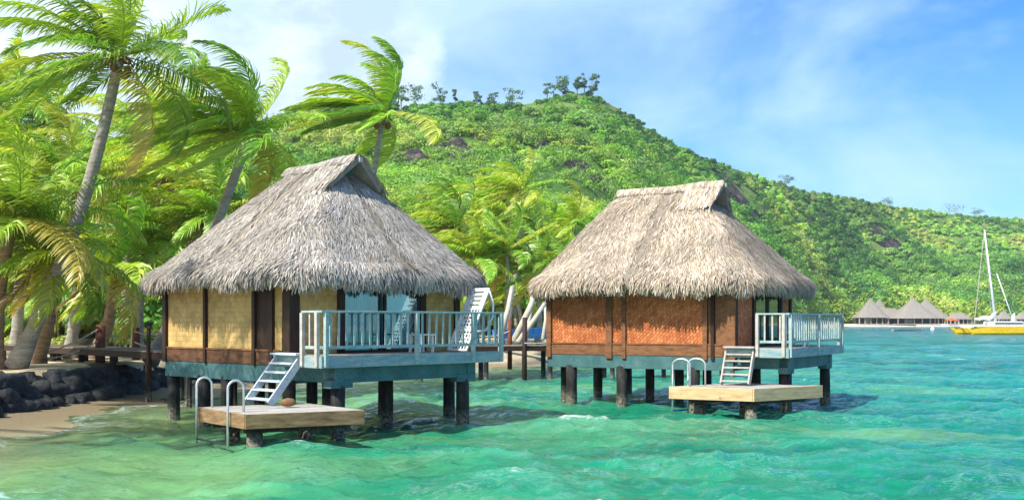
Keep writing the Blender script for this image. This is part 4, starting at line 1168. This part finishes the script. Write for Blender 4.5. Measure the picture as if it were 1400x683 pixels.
# lower belt of palms along the foot of the hill (reads as one mass)
def star_palms(n, ulo, uhi, dmin, dmax, seed, name, label):
    r = np.random.default_rng(seed)
    u = r.uniform(ulo, uhi, n); Dh = land_start(u); D = Dh + r.uniform(dmin, dmax, n); x = u * D; z = terrain(x, D)
    hgt = r.uniform(5, 12, n)
    Vs, Cs = [], []
    nf = 15
    az = r.uniform(0, 6.28, (n, 1)) + np.arange(nf)[None] * 2.4 ; el = r.uniform(-.2, 1.1, (n, nf)); Lf = r.uniform(2.8, 4.0, (n, nf))
    P = np.stack([x, D, z + hgt], -1)[:, None]
    d = np.stack([np.cos(el) * np.cos(az), np.cos(el) * np.sin(az), np.sin(el)], -1)
    side = np.stack([-np.sin(az), np.cos(az), np.zeros_like(az)], -1)
    colr = np.array(GREENS['lime'] + GREENS['green'])[r.integers(0, 8, (n, nf))] * r.uniform(.55, .95, (n, nf))[..., None]
    pts = [P + d * 0, P + d * (Lf * .4)[..., None], P + d * (Lf * .7)[..., None] + np.array([0, 0, -.5]) + WIND * .5, P + d * (Lf * .9)[..., None] + np.array([0, 0, -1.7]) + WIND * 1.0]
    ws = [.15, .65, .6, .1]
    for a_, b_, wa, wb in zip(pts[:-1], pts[1:], ws[:-1], ws[1:]):
        for sg in (-1, 1):
            dn = np.array([0, 0, -.35])
            q = np.stack([a_, b_, b_ + side * sg * wb + dn * wb, a_ + side * sg * wa + dn * wa], 2)
            Vs.append(q.reshape(-1, 3)); Cs.append(np.repeat(colr.reshape(-1, 3), 4, 0))
    # trunks
    tk = .16
    for dx, dy in ((1, 0), (0, 1)):
        o_ = np.array([dx * tk, dy * tk, 0]); b0 = np.stack([x + .8, D, z - .5], -1); t0 = np.stack([x, D, z + hgt], -1)
        q = np.stack([b0 - o_, b0 + o_, t0 + o_ * .6, t0 - o_ * .6], 1); Vs.append(q.reshape(-1, 3)); Cs.append(np.tile([.30, .26, .2], (n * 4, 1)))
    V = np.concatenate(Vs); Fq = np.arange(len(V)).reshape(-1, 4)
    o = np_mesh(name, V, Fq, M['hill_leaf'], C=np.concatenate(Cs)); tag(o, kind='stuff'); o['label'] = label; o['category'] = 'palm grove'


star_palms(420, .13, .56, -18, 45, 5, 'shore_palm_grove', 'band of small bright palms along the far shore at the foot of the hill')
rq = np.random.default_rng(41)
for i in range(24):
    px = 585 + i * 9.6 + rq.uniform(-6, 6); D_ = float(land_start((px - CX) / F)) + rq.uniform(-12, 26); hz_ = rq.uniform(6, 13)
    xx, yy = at(px, D_); zz_ = float(terrain(np.array(xx), np.array(yy)))
    palm((xx + .6, yy, zz_ - .3), (xx, yy, zz_ + hz_), 'palm in the thick belt at the foot of the hill, seen between the bungalow roofs', 900 + i, Lf=4.4, nf=17, npair=22, kind='lime' if i % 3 else 'green', rb=.2, rt=.12, wind=.75, wid=.13, nuts=False, group='palm belt behind the gap')

# understorey on the coast
def shrub(px, D, z, rad, label, seed, kind=0, group='shrubs along the shore', m_=420, name='shrub', cat='shrub'):
    r = np.random.default_rng(seed)
    root = empty(name, (*at(px, D), z)); tag(root, label, cat, group)
    k = 5; cen = np.array([(r.normal(0, rad * .5), r.normal(0, rad * .4), rad * r.uniform(.35, .75)) for _ in range(k)])
    c0 = HG[[1, 3, 0, 5, 2][kind % 5]]
    V, Fq, C = cards(cen, np.full(k, rad * .62), np.tile(c0, (k, 1)), m_ // k, np.full(k, rad * .085), r)
    np_mesh('foliage', V, Fq, M['bush'], root, C=C)
    mb = MB()
    for j in range(4):
        a_ = r.uniform(0, 6.28); mb.tube([(0, 0, -.1), (math.cos(a_) * rad * .25, math.sin(a_) * rad * .25, rad * .4), (math.cos(a_) * rad * .4, math.sin(a_) * rad * .4, rad * .8)], [.07, .05, .02], 6)
    mb.build('stem', M['bark'], root)


kk = 0
for px in range(-30, 340, 26):
    D = 56 + (kk * 7) % 9
    shrub(px + (kk * 13) % 11, D, 1.1, 2.2 + .5 * ((kk * 5) % 3), 'leafy shrub in the dense undergrowth behind the left palm trunks', 600 + kk, kk, 'undergrowth behind the left palms'); kk += 1
for px in (590, 615, 640, 668, 690, 715, 738, 760, 790, 820):
    D = 92 + (kk * 7) % 14
    shrub(px, D, 1.1, 4.2 + .6 * ((kk * 5) % 3), 'tall leafy shrub in the thicket between the two bungalows', 600 + kk, kk, 'thicket between the bungalows', m_=700); kk += 1
for px, D, rr_, lab in ((12, 48, .8, 'small bright bush behind the leftmost trunk'), (75, 47.5, .7, 'small bush between the two thick palm bases'), (165, 48, .8, 'yellow-green bush beside the rope post'), (205, 50, 1.2, 'dark bush left of the bungalow corner')):
    shrub(px, D, 1.1, rr_, lab, 650 + px, 3, None)

# trees standing on the crest
def crest_tree(px, py_top, py_base, wpx, label, seed, airy=False):
    D, z = find_D(px, py_base + 2); D = min(D, float(np.interp(px, SKY[:, 0], SKY[:, 2])) - 4)
    z = float(terrain(np.array((px - CX) / F * D), np.array(D)))
    h = max(5, (CZ + (HY - py_top) / F * D) - z); w = wpx / F * D * 1.5
    r = np.random.default_rng(seed)
    root = empty('ridge_tree', (*at(px, D), z)); tag(root, label, 'tree', 'trees standing on the hill crest')
    mb = MB(); mb.tube([(0, 0, -1), (.1, 0, h * .4), (0, 0, h * .85)], [.35, .22, .06], 7)
    for k in range(5):
        a_ = k * 2.4; mb.tube([(0, 0, h * (.3 + .1 * k)), (math.cos(a_) * w * .6, math.sin(a_) * w * .6, h * (.5 + .09 * k))], [.13, .03], 5)
    mb.build('trunk', M['bark'], root)
    k = 13; cen = np.array([(r.normal(0, w * .42), r.normal(0, w * .42), h * r.uniform(.28, .92)) for _ in range(k)])
    V, Fq, C = cards(cen, np.full(k, w * .34), np.tile(np.array([.11, .21, .10]), (k, 1)), 26 if airy else 60, np.full(k, .32), r, flat=.8, zb=-.8)
    np_mesh('crown', V, Fq, M['hill_leaf'], root, C=C)


for i, (px, t, b_, w, lab, airy) in enumerate([(768, 102, 122, 9, 'largest tree on the shoulder just left of the hill summit', False), (748, 112, 124, 5, 'faint small tree left of the largest crest tree', True),
        (789, 101, 114, 5, 'leftmost of the three trees on the summit', False), (799, 99, 114, 4, 'thin middle tree of the three on the summit', False), (809, 101, 115, 6, 'rightmost of the three trees on the summit', False),
        (700, 119, 134, 10, 'airy tree on the crest left of the shoulder', True), (672, 124, 136, 6, 'thin tree on the crest between two airy trees', True), (652, 125, 136, 5, 'small tree on the crest midway along the left ridge', True),
        (605, 118, 138, 8, 'round tree on the left crest', True), (622, 120, 138, 3, 'narrow upright tree beside the round crest tree', False), (568, 112, 140, 12, 'tallest airy tree on the left crest beside the windswept palm', True), (548, 118, 140, 6, 'small tree left of the tallest airy crest tree', True),
        (447, 115, 138, 6, 'lone tree on the crest between two palms', False), (1305, 280, 288, 14, 'flat-topped tree on the far right crest', True), (1335, 284, 291, 7, 'small flat-topped tree at the far right crest', True), (1075, 240, 250, 7, 'grey tree on the falling ridge', True), (1215, 268, 278, 8, 'pale tree on the falling ridge above the resort', True)]):
    crest_tree(px, t, b_, w, lab, 800 + i, airy)

# ------------------------------------------------------------------ left shore: boulders, wall, walkway, posts
def boulder(loc, sx, sy, sz, seed, label=None, group=None, name='boulder'):
    r = random.Random(seed)
    import bmesh
    bm = bmesh.new(); bmesh.ops.create_icosphere(bm, subdivisions=3, radius=1)
    off = Vector((r.uniform(0, 50), r.uniform(0, 50), r.uniform(0, 50)))
    for v in bm.verts:
        p = v.co.copy(); k = 1 + .32 * noise.noise(p * 1.1 + off) + .12 * noise.noise(p * 3 + off)
        q = p * k
        for ax in range(3): q[ax] = max(-.84, min(.84, q[ax]))
        v.co = Vector((q.x * sx, q.y * sy, q.z * sz))
    me = bpy.data.meshes.new(name); bm.to_mesh(me); bm.free()
    o = link_mesh(name, me, M['rock'], smooth=True)
    o.location = loc; o.rotation_euler = (r.uniform(-.3, .3), r.uniform(-.3, .3), r.uniform(0, 6.28))
    tag(o, label, 'boulder', group); return o


rr = random.Random(9)
# the wall runs about two metres inland of the wash line
pts = [(-14.6, 19), (-14.5, 25), (-14.2, 30), (-13.9, 35), (-13.3, 40), (-11.6, 45.5), (-8.8, 50.5), (-5, 56)]
seglen = [math.hypot(b_[0] - a_[0], b_[1] - a_[1]) for a_, b_ in zip(pts[:-1], pts[1:])]
def on_wall(d):
    for (a_, b_, l) in zip(pts[:-1], pts[1:], seglen):
        if d <= l: return (a_[0] + (b_[0] - a_[0]) * d / l, a_[1] + (b_[1] - a_[1]) * d / l)
        d -= l
    return pts[-1]
tot = sum(seglen); d = 0; bi = 0
while d < tot:
    x, y = on_wall(d)
    for row in range(3):
        s_ = rr.uniform(.36, .60)
        boulder((x + 1.0 - row * .36 + rr.uniform(-.15, .15), y + rr.uniform(-.3, .3), .10 + row * .30 + rr.uniform(-.06, .06)), s_ * rr.uniform(.9, 1.3), s_, s_ * rr.uniform(.65, .9), 1000 + bi,
                'black basalt boulder in the rock wall edging the left beach', 'boulders of the beach wall'); bi += 1
    d += rr.uniform(.50, .66)

# low stone wall at the back of the sand
lw = MB(); lw.prism([(-45, 49.5), (-17, 49.0), (-13, 50.5), (-13, 50.9), (-17, 49.4), (-45, 49.9)], .9, 1.75)
o = lw.build('low_stone_wall', M['stone_wall']); tag(o, 'low dark stone wall behind the sand under the left palms', 'wall')

# boardwalk from the sand to the left bungalow
def boardwalk(a_, b_, w, z, label, posts=True):
    a_ = Vector((*a_, z)); b_ = Vector((*b_, z)); d = b_ - a_; Ln = d.length
    root = empty('boardwalk', (a_.x, a_.y, 0), math.atan2(d.y, d.x)); tag(root, label, 'walkway', 'timber walkways')
    mb = MB(); n = int(Ln / .16)
    for i in range(n): mb.box(i * Ln / n + .006, (i + 1) * Ln / n - .006, -w / 2, w / 2, z - .04, z + random.uniform(-.006, .006))
    mb.build('planks', M['plank'], root)
    mb = MB(); 
    for s in (-1, 1): mb.box(0, Ln, s * w / 2 - .05 + (.0 if s < 0 else .0), s * w / 2 + .05, z - .24, z - .045)
    mb.build('joist', M['dark_wood'], root)
    n = max(2, int(Ln / 2.6))
    for i in range(n + 1):
        for s in (-1, 1): MB().tube([(i * Ln / n, s * (w / 2 - .15), -2), (i * Ln / n, s * (w / 2 - .15), z - .2)], .11, 8).build('pile', M['pile'], root)
    return root


boardwalk((-20, 44.5), (-7.2, 30.5), 1.5, 1.62, 'timber boardwalk from the palms to the back of the golden-walled bungalow')
boardwalk((-4, 47), (9.8, 50), 1.5, 1.50, 'dark timber boardwalk seen in the gap between the two bungalows')


def rope_post(px, D, z0, h, r_, label, red=True, rope_to=None):
    x, y = at(px, D); root = empty('rope_post', (x, y, z0)); tag(root, label, 'post', 'posts beside the walkways')
    MB().tube([(0, 0, -.6), (0, 0, h * .5), (.02, 0, h)], [r_ * 1.05, r_, r_ * .95], 10).build('post', M['red_wood' if red else 'dark_wood'], root, smooth=True)
    if rope_to:
        for rt_ in rope_to:
            a_ = Vector((0, -r_, rt_[2])); b_ = Vector((rt_[0], rt_[1], rt_[3])); p = []
            for k in range(9):
                t = k / 8; q = a_.lerp(b_, t); q.z -= .12 * math.sin(PI * t); p.append(q)
            MB().tube(p, .028, 6).build('rope', M['rope'], root, smooth=True)


rope_post(137, 38, 1.15, 1.25, .17, 'stout red-brown rope post beside the sand left of the bungalow', rope_to=[(-2.1, -.6, 1.1, .2), (-1.6, -.6, .7, .1)])
rope_post(186, 41.5, 1.15, 1.15, .15, 'shorter red-brown rope post between the stout one and the bungalow', rope_to=[(1.6, -1.2, 1.0, 1.0), (1.5, -1.2, .6, .5)])
rope_post(203, 33.5, 1.15, 1.35, .065, 'thin black post at the corner of the golden-walled bungalow', red=False)
rope_post(697, 48.7, 1.0, 1.65, .10, 'reddish post on the boardwalk between the bungalows', rope_to=[(-1.5, .5, 1.1, .9)])
rope_post(717, 47.2, -.6, 3.3, .11, 'dark post standing in the water beside the boardwalk in the gap', red=False, rope_to=[(2.2, .5, 2.2, 2.5)])

# bleached leaning logs between the bungalows
for i, (x0, y0, x1, y1, D, r_, lab) in enumerate([(702, 455, 738, 388, 57, .16, 'thickest bleached log leaning right beside the right roof corner'), (716, 462, 728, 396, 58, .11, 'thin bleached log crossing behind the thickest one'),
        (704, 462, 752, 404, 56, .13, 'long bleached log leaning low against the right bungalow'), (684, 448, 700, 392, 59, .14, 'grey leaning trunk nearest the sun lounger'), (742, 452, 745, 415, 60, .09, 'short upright bleached log by the right eave')]):
    a_ = Vector(P3(x0, y0 + 12, D)); b_ = Vector(P3(x1, y1, D + 1.5))
    o = MB().tube([Vector((0, 0, 0)), (b_ - a_) * .5 + Vector((.1, 0, .1)), b_ - a_], [r_ * 1.2, r_, r_ * .75], 10).build('leaning_log', M['log'], smooth=True)
    o.location = a_; tag(o, lab, 'log', 'bleached logs between the bungalows')


# small boats pulled up behind
def small_boat(loc, rz, Ln, label, key, group=None):
    root = empty('small_boat', loc, rz); tag(root, label, 'boat', group)
    mb = MB(); ns = 9; b0 = 0
    for i in range(ns):
        t = i / (ns - 1); w = .62 * Ln / 4 * math.sin(PI * min(1, .25 + t * .75)) ** .7 if t > 0 else .5 * Ln / 4
        w = max(.03, .55 * Ln / 4 * (1 - t ** 3)); zt_ = .55 + .25 * t * t
        x = (t - .5) * Ln
        mb.v += [(x, -w, zt_), (x, -w * .75, .12), (x, 0, 0), (x, w * .75, .12), (x, w, zt_), (x, w * .8, zt_ - .02), (x, 0, .22), (x, -w * .8, zt_ - .02)]
    for i in range(ns - 1):
        for k in range(8): mb.f.append((i * 8 + k, i * 8 + (k + 1) % 8, (i + 1) * 8 + (k + 1) % 8, (i + 1) * 8 + k))
    mb.f.append(tuple(range(7, -1, -1))); mb.f.append(tuple((ns - 1) * 8 + k for k in range(8)))
    mb.build('hull', M[key], root, smooth=False)
    MB().box(-.12, .12, -.4 * Ln / 4, .4 * Ln / 4, .40, .44).build('thwart', M['white_paint'], root)


small_boat((*at(722, 66), 1.5), .2, 4.2, 'blue boat pulled ashore behind the leaning logs', 'blue_hull')
small_boat((*at(207, 53), 1.4), .3, 3.8, 'blue and white boat under the palms left of the bungalow', 'blue_hull')

# ------------------------------------------------------------------ far resort
def resort(px, D, hw_px, apex, eave, ridge_px, label, floor=1.6, walls=True, yd=None, rz=0.0):
    x, y = at(px, D); k = D / F
    root = empty('resort_pavilion', (x, y, 0), rz); tag(root, label, 'pavilion', 'thatched resort buildings on the far shore')
    hx = hw_px * k; hy = yd or hx * .8; ze = CZ + (HY - eave) * k; za = CZ + (HY - apex) * k; rg = ridge_px * k
    mb = MB(); nv = 10; na = 32
    for j in range(nv + 1):
        v = j / nv; q = (1 - v) ** 1.22
        for i in range(na):
            t = 2 * PI * i / na; c, s_ = math.cos(t), math.sin(t); n_ = .45
            ex = math.copysign(abs(c) ** n_, c); ey = math.copysign(abs(s_) ** n_, s_)
            mb.v.append(((rg + (hx - rg) * q) * ex, hy * q * ey, ze + (za - ze) * v))
    for j in range(nv):
        for i in range(na): mb.f.append((j * na + i, j * na + (i + 1) % na, (j + 1) * na + (i + 1) % na, (j + 1) * na + i))
    mb.f.append(tuple(range(na - 1, -1, -1))); mb.f.append(tuple(nv * na + i for i in range(na)))
    mb.build('roof', M['thatch_far'], root, smooth=False)
    MB().box(-hx * .92, hx * .92, -hy * .85, hy * .85, 0.2, floor).build('terrace', M['plaster'], root)
    MB().box(-hx * .72, hx * .72, -hy * .5, hy * .6, floor, ze).build('wall', M['dark_inside'], root)  # dark box paints in the shade of the openings behind the columns
    n = 6
    for i in range(n):
        xx = -hx * .85 + hx * 1.7 * i / (n - 1)
        MB().box(xx - .3, xx + .3, -hy * .8, -hy * .8 + .4, floor, ze + .3).build('column', M['plaster'], root)
    MB().box(-hx * .5, -hx * .15, -hy * .5 - .08, -hy * .5, floor, ze - .3).build('wall_panel', M['plaster'], root)


resort(1202, 652, 19, 408, 434, 1, 'rear peaked thatched pavilion half hidden behind the leftmost one')
resort(1190, 628, 23, 407, 434, 1, 'leftmost peaked thatched pavilion on the far shore')
resort(1215, 640, 20, 421, 434, 10, 'low ridged thatched link between the peaked pavilions', yd=6)
resort(1266, 652, 30, 408, 435, 1, 'rear peaked thatched pavilion right of the broadest one')
resort(1248, 628, 32, 406, 435, 1, 'broadest peaked thatched pavilion in the middle of the far resort')
resort(1310, 632, 17, 427, 436, 7, 'low hip-roofed thatched pavilion behind the orange canopy')
resort(1372, 636, 11, 425, 436, 3, 'small thatched pavilion directly behind the catamaran mast')
resort(1398, 634, 14, 427, 436, 4, 'thatched pavilion at the right edge of the frame')
# quay and canopy
x, y = at(1240, 617)
fb_ = MB(); a0 = at(1130, 600); a1 = at(1345, 618)
fb_.v += [(a0[0], a0[1], -.3), (a1[0], a1[1], -.3), (a1[0] - 2, a1[1] + 6, .75), (a0[0] - 2, a0[1] + 6, .75), (a1[0] - 8, a1[1] + 24, 1.5), (a0[0] - 8, a0[1] + 24, 1.5)]; fb_.f += [(0, 1, 2, 3), (3, 2, 4, 5)]
M['white_sand'] = noisy_mat('white coral sand', (.62, .56, .44), (.76, .71, .60), scale=.4, fine=3, rough=.95)
tag(fb_.build('far_beach', M['white_sand']), kind='structure')
o = MB().prism([(-26, -3), (4, -3), (4, 3), (-26, 3)], -.4, 1.05).build('quay_wall', M['stone_wall']); o.location = (x, y, 0); tag(o, 'low dark quay in front of the far thatched resort', 'quay')
root = empty('canopy', (*at(1301, 619), 1.2)); tag(root, 'small orange canopy on the far beach beside the low hip roof', 'canopy')
mb = MB(); mb.v += [(-3.4, -2, 2.2), (3.4, -2, 2.2), (3.4, 2, 2.2), (-3.4, 2, 2.2), (0, 0, 3.9)]; mb.f += [(0, 1, 4), (1, 2, 4), (2, 3, 4), (3, 0, 4), (3, 2, 1, 0)]
mb.build('canopy_roof', M['red_cloth'], root)
for sx in (-3.1, 3.1):
    for sy in (-1.8, 1.8): MB().box(sx - .1, sx + .1, sy - .1, sy + .1, 0, 2.2).build('canopy_post', M['white_paint'], root)
small_boat((*at(1240, 310), -.1), .1, 8.5, 'low grey boat moored left of the catamaran off the far beach', 'thatch_far')


def buoy(px, D, label):
    root = empty('buoy', (*at(px, D), 0)); tag(root, label, 'buoy')
    MB().tube([(0, 0, -.3), (0, 0, 0), (0, 0, .5), (0, 0, .9), (0, 0, 1.1)], [.2, .6, .65, .4, .08], 12).build('float', M['white_paint'], root, smooth=True)
    MB().tube([(0, 0, 1.0), (0, 0, 1.9)], .06, 6).build('staff', M['red_cloth'], root)


buoy(1275, 330, 'small pale mooring buoy between the low boat and the catamaran')

# ------------------------------------------------------------------ catamaran
D = 221; x0, y0 = at(1310, D)
ct = empty('catamaran', (x0, y0, 0), math.radians(4)); tag(ct, 'yellow-hulled sailing catamaran moored at the right edge', 'catamaran')
for s, nm in ((-1, 0), (1, 1)):
    mb = MB(); ns = 14; Ln = 17.5; yc = s * 3.4
    for i in range(ns):
        t = i / (ns - 1); x = t * Ln + (0 if t > 0 else 0)
        w = .78 * min(1, (t * 3.2 + .04)) ** .6 * (1 - .25 * max(0, t - .8) / .2); zt_ = 1.62 - .35 * max(0, .25 - t) * 4 * .9 + .0
        rake = -1.0 * (1 - min(1, t * 5))
        mb.v += [(x + rake * 0 + .0, yc - w, zt_), (x + (.9 if t == 0 else 0), yc - w * .85, .35), (x + (1.3 if t == 0 else 0), yc, -.25), (x + (.9 if t == 0 else 0), yc + w * .85, .35), (x, yc + w, zt_)]
    for i in range(ns - 1):
        for k in range(4): mb.f.append((i * 5 + k, (i + 1) * 5 + k, (i + 1) * 5 + k + 1, i * 5 + k + 1))
        mb.f.append((i * 5 + 4, (i + 1) * 5 + 4, (i + 1) * 5, i * 5))
    mb.f.append((0, 1, 2, 3, 4)); mb.f.append(tuple((ns - 1) * 5 + k for k in (4, 3, 2, 1, 0)))
    mb.build('hull', M['yellow_paint'], ct)
    MB().box(.5, 17.4, yc - .66, yc + .66, 1.60, 1.74).build('hull_deck', M['white_paint'], ct, bevel=.05)
MB().box(4.2, 14.5, -2.7, 2.7, 1.15, 1.85).build('bridge_deck', M['white_paint'], ct, bevel=.1)
MB().box(6.2, 12.6, -2.1, 2.1, 1.85, 2.65).build('cabin', M['white_paint'], ct, bevel=.25)
MB().box(6.5, 12.3, -2.14, -2.12, 2.1, 2.4).build('cabin_window', M['black'], ct)
MB().box(1.9, 2.2, -3.2, 3.2, 1.35, 1.60).build('cross_beam', M['white_paint'], ct)
mx_ = (1363 - 1310) / F * D; tx_ = (1347 - 1310) / F * D; zt_ = CZ + (HY - 313) / F * D
MB().tube([(mx_, 0, 2.3), ((mx_ + tx_) / 2 + .15, 0, zt_ * .5), (tx_, 0, zt_)], [.26, .22, .13], 10).build('mast', M['white_paint'], ct, smooth=True)
rg = MB()
rg.tube([(tx_, 0, zt_ - .3), (3.3, 0, 1.7)], .075, 6)
rg.tube([(tx_ + .2, 0, zt_ - 4), (6.4, -2.8, 1.8)], .035, 5); rg.tube([(tx_ + .2, 0, zt_ - 4), (8.6, 2.8, 1.8)], .035, 5)
rg.build('rigging', M['grey_wood'], ct)
MB().tube([((1364 - 1310) / F * D, -.2, CZ + 66 / F * D), ((1389 - 1310) / F * D, -.4, 1.9)], [.10, .12], 8).build('furled_sail_pole', M['white_paint'], ct, smooth=True)
bm_ = MB(); bm_.tube([(mx_ + .1, 0, 3.6), (5.5, 0, 3.2), (3.6, 0, 3.0)], [.30, .22, .12], 8); bm_.build('boom', M['white_paint'], ct, smooth=True)
sb_ = MB(); sb_.tube([(mx_ + .1, 0, 4.6), (7.0, .1, 3.5), (6.4, 0, 3.25), (5.2, .1, 3.45), (4.4, 0, 3.1), (3.4, 0, 3.15)], [.30, .42, .50, .34, .36, .12], 9); sb_.build('sail_cover', M['white_paint'], ct, smooth=True)
MB().tube([(10.6, -1.6, 1.9), (10.7, -1.6, 3.6), (10.8, -1.6, 4.3)], [.5, .42, .12], 8).build('furled_awning', M['white_paint'], ct, smooth=True)

HAZE = .00013
if HAZE:
    hz = MB().box(-1100, 1500, -80, 1500, -3.3, 190).build('haze', None)
    m, nt, out = mat('lagoon haze'); pv_ = nt.nodes.new('ShaderNodeVolumePrincipled')
    pv_.inputs['Color'].default_value = (.80, .90, 1, 1); pv_.inputs['Density'].default_value = HAZE; pv_.inputs['Anisotropy'].default_value = .2
    nt.links.new(pv_.outputs[0], out.inputs[1]); hz.data.materials.append(m)
    hz['kind'] = 'stuff'
# ------------------------------------------------------------------ sky, sun, camera
SUN_DIR = Vector((-.75, -.66, 0)).normalized(); EL = math.radians(48)
w = bpy.data.worlds.new('World'); scn.world = w; w.use_nodes = True
nt = w.node_tree; nt.nodes.clear(); L = nt.links.new
wo = nt.nodes.new('ShaderNodeOutputWorld'); bg = nt.nodes.new('ShaderNodeBackground'); bg.inputs[1].default_value = .115
sky = nt.nodes.new('ShaderNodeTexSky'); sky.sky_type = 'NISHITA'; sky.sun_disc = False
sky.sun_elevation = EL; sky.sun_rotation = math.atan2(SUN_DIR.x, SUN_DIR.y); sky.air_density = 1.1; sky.dust_density = .6; sky.ozone_density = 2.2
tc = nt.nodes.new('ShaderNodeTexCoord'); sp = nt.nodes.new('ShaderNodeSeparateXYZ'); L(tc.outputs['Generated'], sp.inputs[0])
hs_ = nt.nodes.new('ShaderNodeHueSaturation'); hs_.inputs['Saturation'].default_value = 1.45; hs_.inputs['Value'].default_value = 1.0; L(sky.outputs[0], hs_.inputs['Color'])
mp = mapping(nt, tc.outputs['Generated'], (1, 1, 2.4))
nA = noise_t(nt, mp, 2.3, 7, .58, .4)       # veils
nB = noise_t(nt, mapping(nt, tc.outputs['Generated'], (1, 1, 1.3)), 5.0, 8, .55, .25)   # heaps
# more cloud to the left (x small) and near the horizon
lx = nd(nt, 'ShaderNodeMapRange'); L(sp.outputs[0], lx.inputs[0]); lx.inputs[1].default_value = -.30; lx.inputs[2].default_value = .42; lx.inputs[3].default_value = .20; lx.inputs[4].default_value = -.10
va = nd(nt, 'ShaderNodeMath', _operation='ADD'); L(nA.outputs[0], va.inputs[0]); L(lx.outputs[0], va.inputs[1])
rv = ramp(nt, [(.40, (0, 0, 0)), (.66, (1, 1, 1))]); L(va.outputs[0], rv.inputs[0])
lz = nd(nt, 'ShaderNodeMapRange'); L(sp.outputs[2], lz.inputs[0]); lz.inputs[1].default_value = .30; lz.inputs[2].default_value = .06; lz.inputs[3].default_value = 0; lz.inputs[4].default_value = .30
vf = nd(nt, 'ShaderNodeMath', _operation='MULTIPLY_ADD', _use_clamp=True); L(rv.outputs[0], vf.inputs[0]); vf.inputs[1].default_value = .72; L(lz.outputs[0], vf.inputs[2])
skb = mixc(nt, 1.0, hs_.outputs[0], (.42, .80, 1.20), 'MULTIPLY')
c1 = mixc(nt, vf.outputs[0], skb, (4.6, 6.3, 8.0))
lx2 = nd(nt, 'ShaderNodeMapRange'); L(sp.outputs[0], lx2.inputs[0]); lx2.inputs[1].default_value = -.16; lx2.inputs[2].default_value = .06; lx2.inputs[3].default_value = .20; lx2.inputs[4].default_value = -.30
vb = nd(nt, 'ShaderNodeMath', _operation='ADD'); L(nB.outputs[0], vb.inputs[0]); L(lx2.outputs[0], vb.inputs[1])
rb_ = ramp(nt, [(.46, (0, 0, 0)), (.55, (.50, .50, .50)), (.60, (.78, .78, .78)), (.72, (.92, .92, .92))]); L(vb.outputs[0], rb_.inputs[0])
nC = noise_t(nt, mapping(nt, tc.outputs['Generated'], (1, 1, 1.6)), 7.0, 6, .6)
rc_ = ramp(nt, [(.38, (3.9, 5.0, 6.2)), (.52, (6.0, 6.9, 7.8)), (.66, (8.8, 9.1, 9.4))]); L(nC.outputs[0], rc_.inputs[0])
c2 = mixc(nt, rb_.outputs[0], c1, rc_.outputs[0])
L(c2, bg.inputs[0]); L(bg.outputs[0], wo.inputs[0])

sl = bpy.data.lights.new('sun', 'SUN'); sl.energy = 5.0; sl.angle = math.radians(.55); sl.color = (1.0, .945, .84)
so = bpy.data.objects.new('sun', sl); col.objects.link(so)
dv = Vector((SUN_DIR.x * math.cos(EL), SUN_DIR.y * math.cos(EL), math.sin(EL)))
so.rotation_euler = dv.to_track_quat('Z', 'Y').to_euler(); so.location = (-20, -20, 40)

cam = bpy.data.cameras.new('camera'); co = bpy.data.objects.new('camera', cam); col.objects.link(co)
co.location = (0, 0, CZ); co.rotation_euler = (math.radians(90), 0, 0)
cam.sensor_width = 36; cam.lens = F / 1400 * 36; cam.shift_y = (HY - 341.5) / 1400
cam.clip_end = 20000; cam.clip_start = .1
scn.camera = co
scn.view_settings.view_transform = 'Standard'; scn.view_settings.look = 'None'; scn.view_settings.gamma = 1
scn.view_settings.exposure = 0.58
scn.render.engine = 'CYCLES'
scn.cycles.max_bounces = 4; scn.cycles.transparent_max_bounces = 8
scn.cycles.volume_bounces = 0
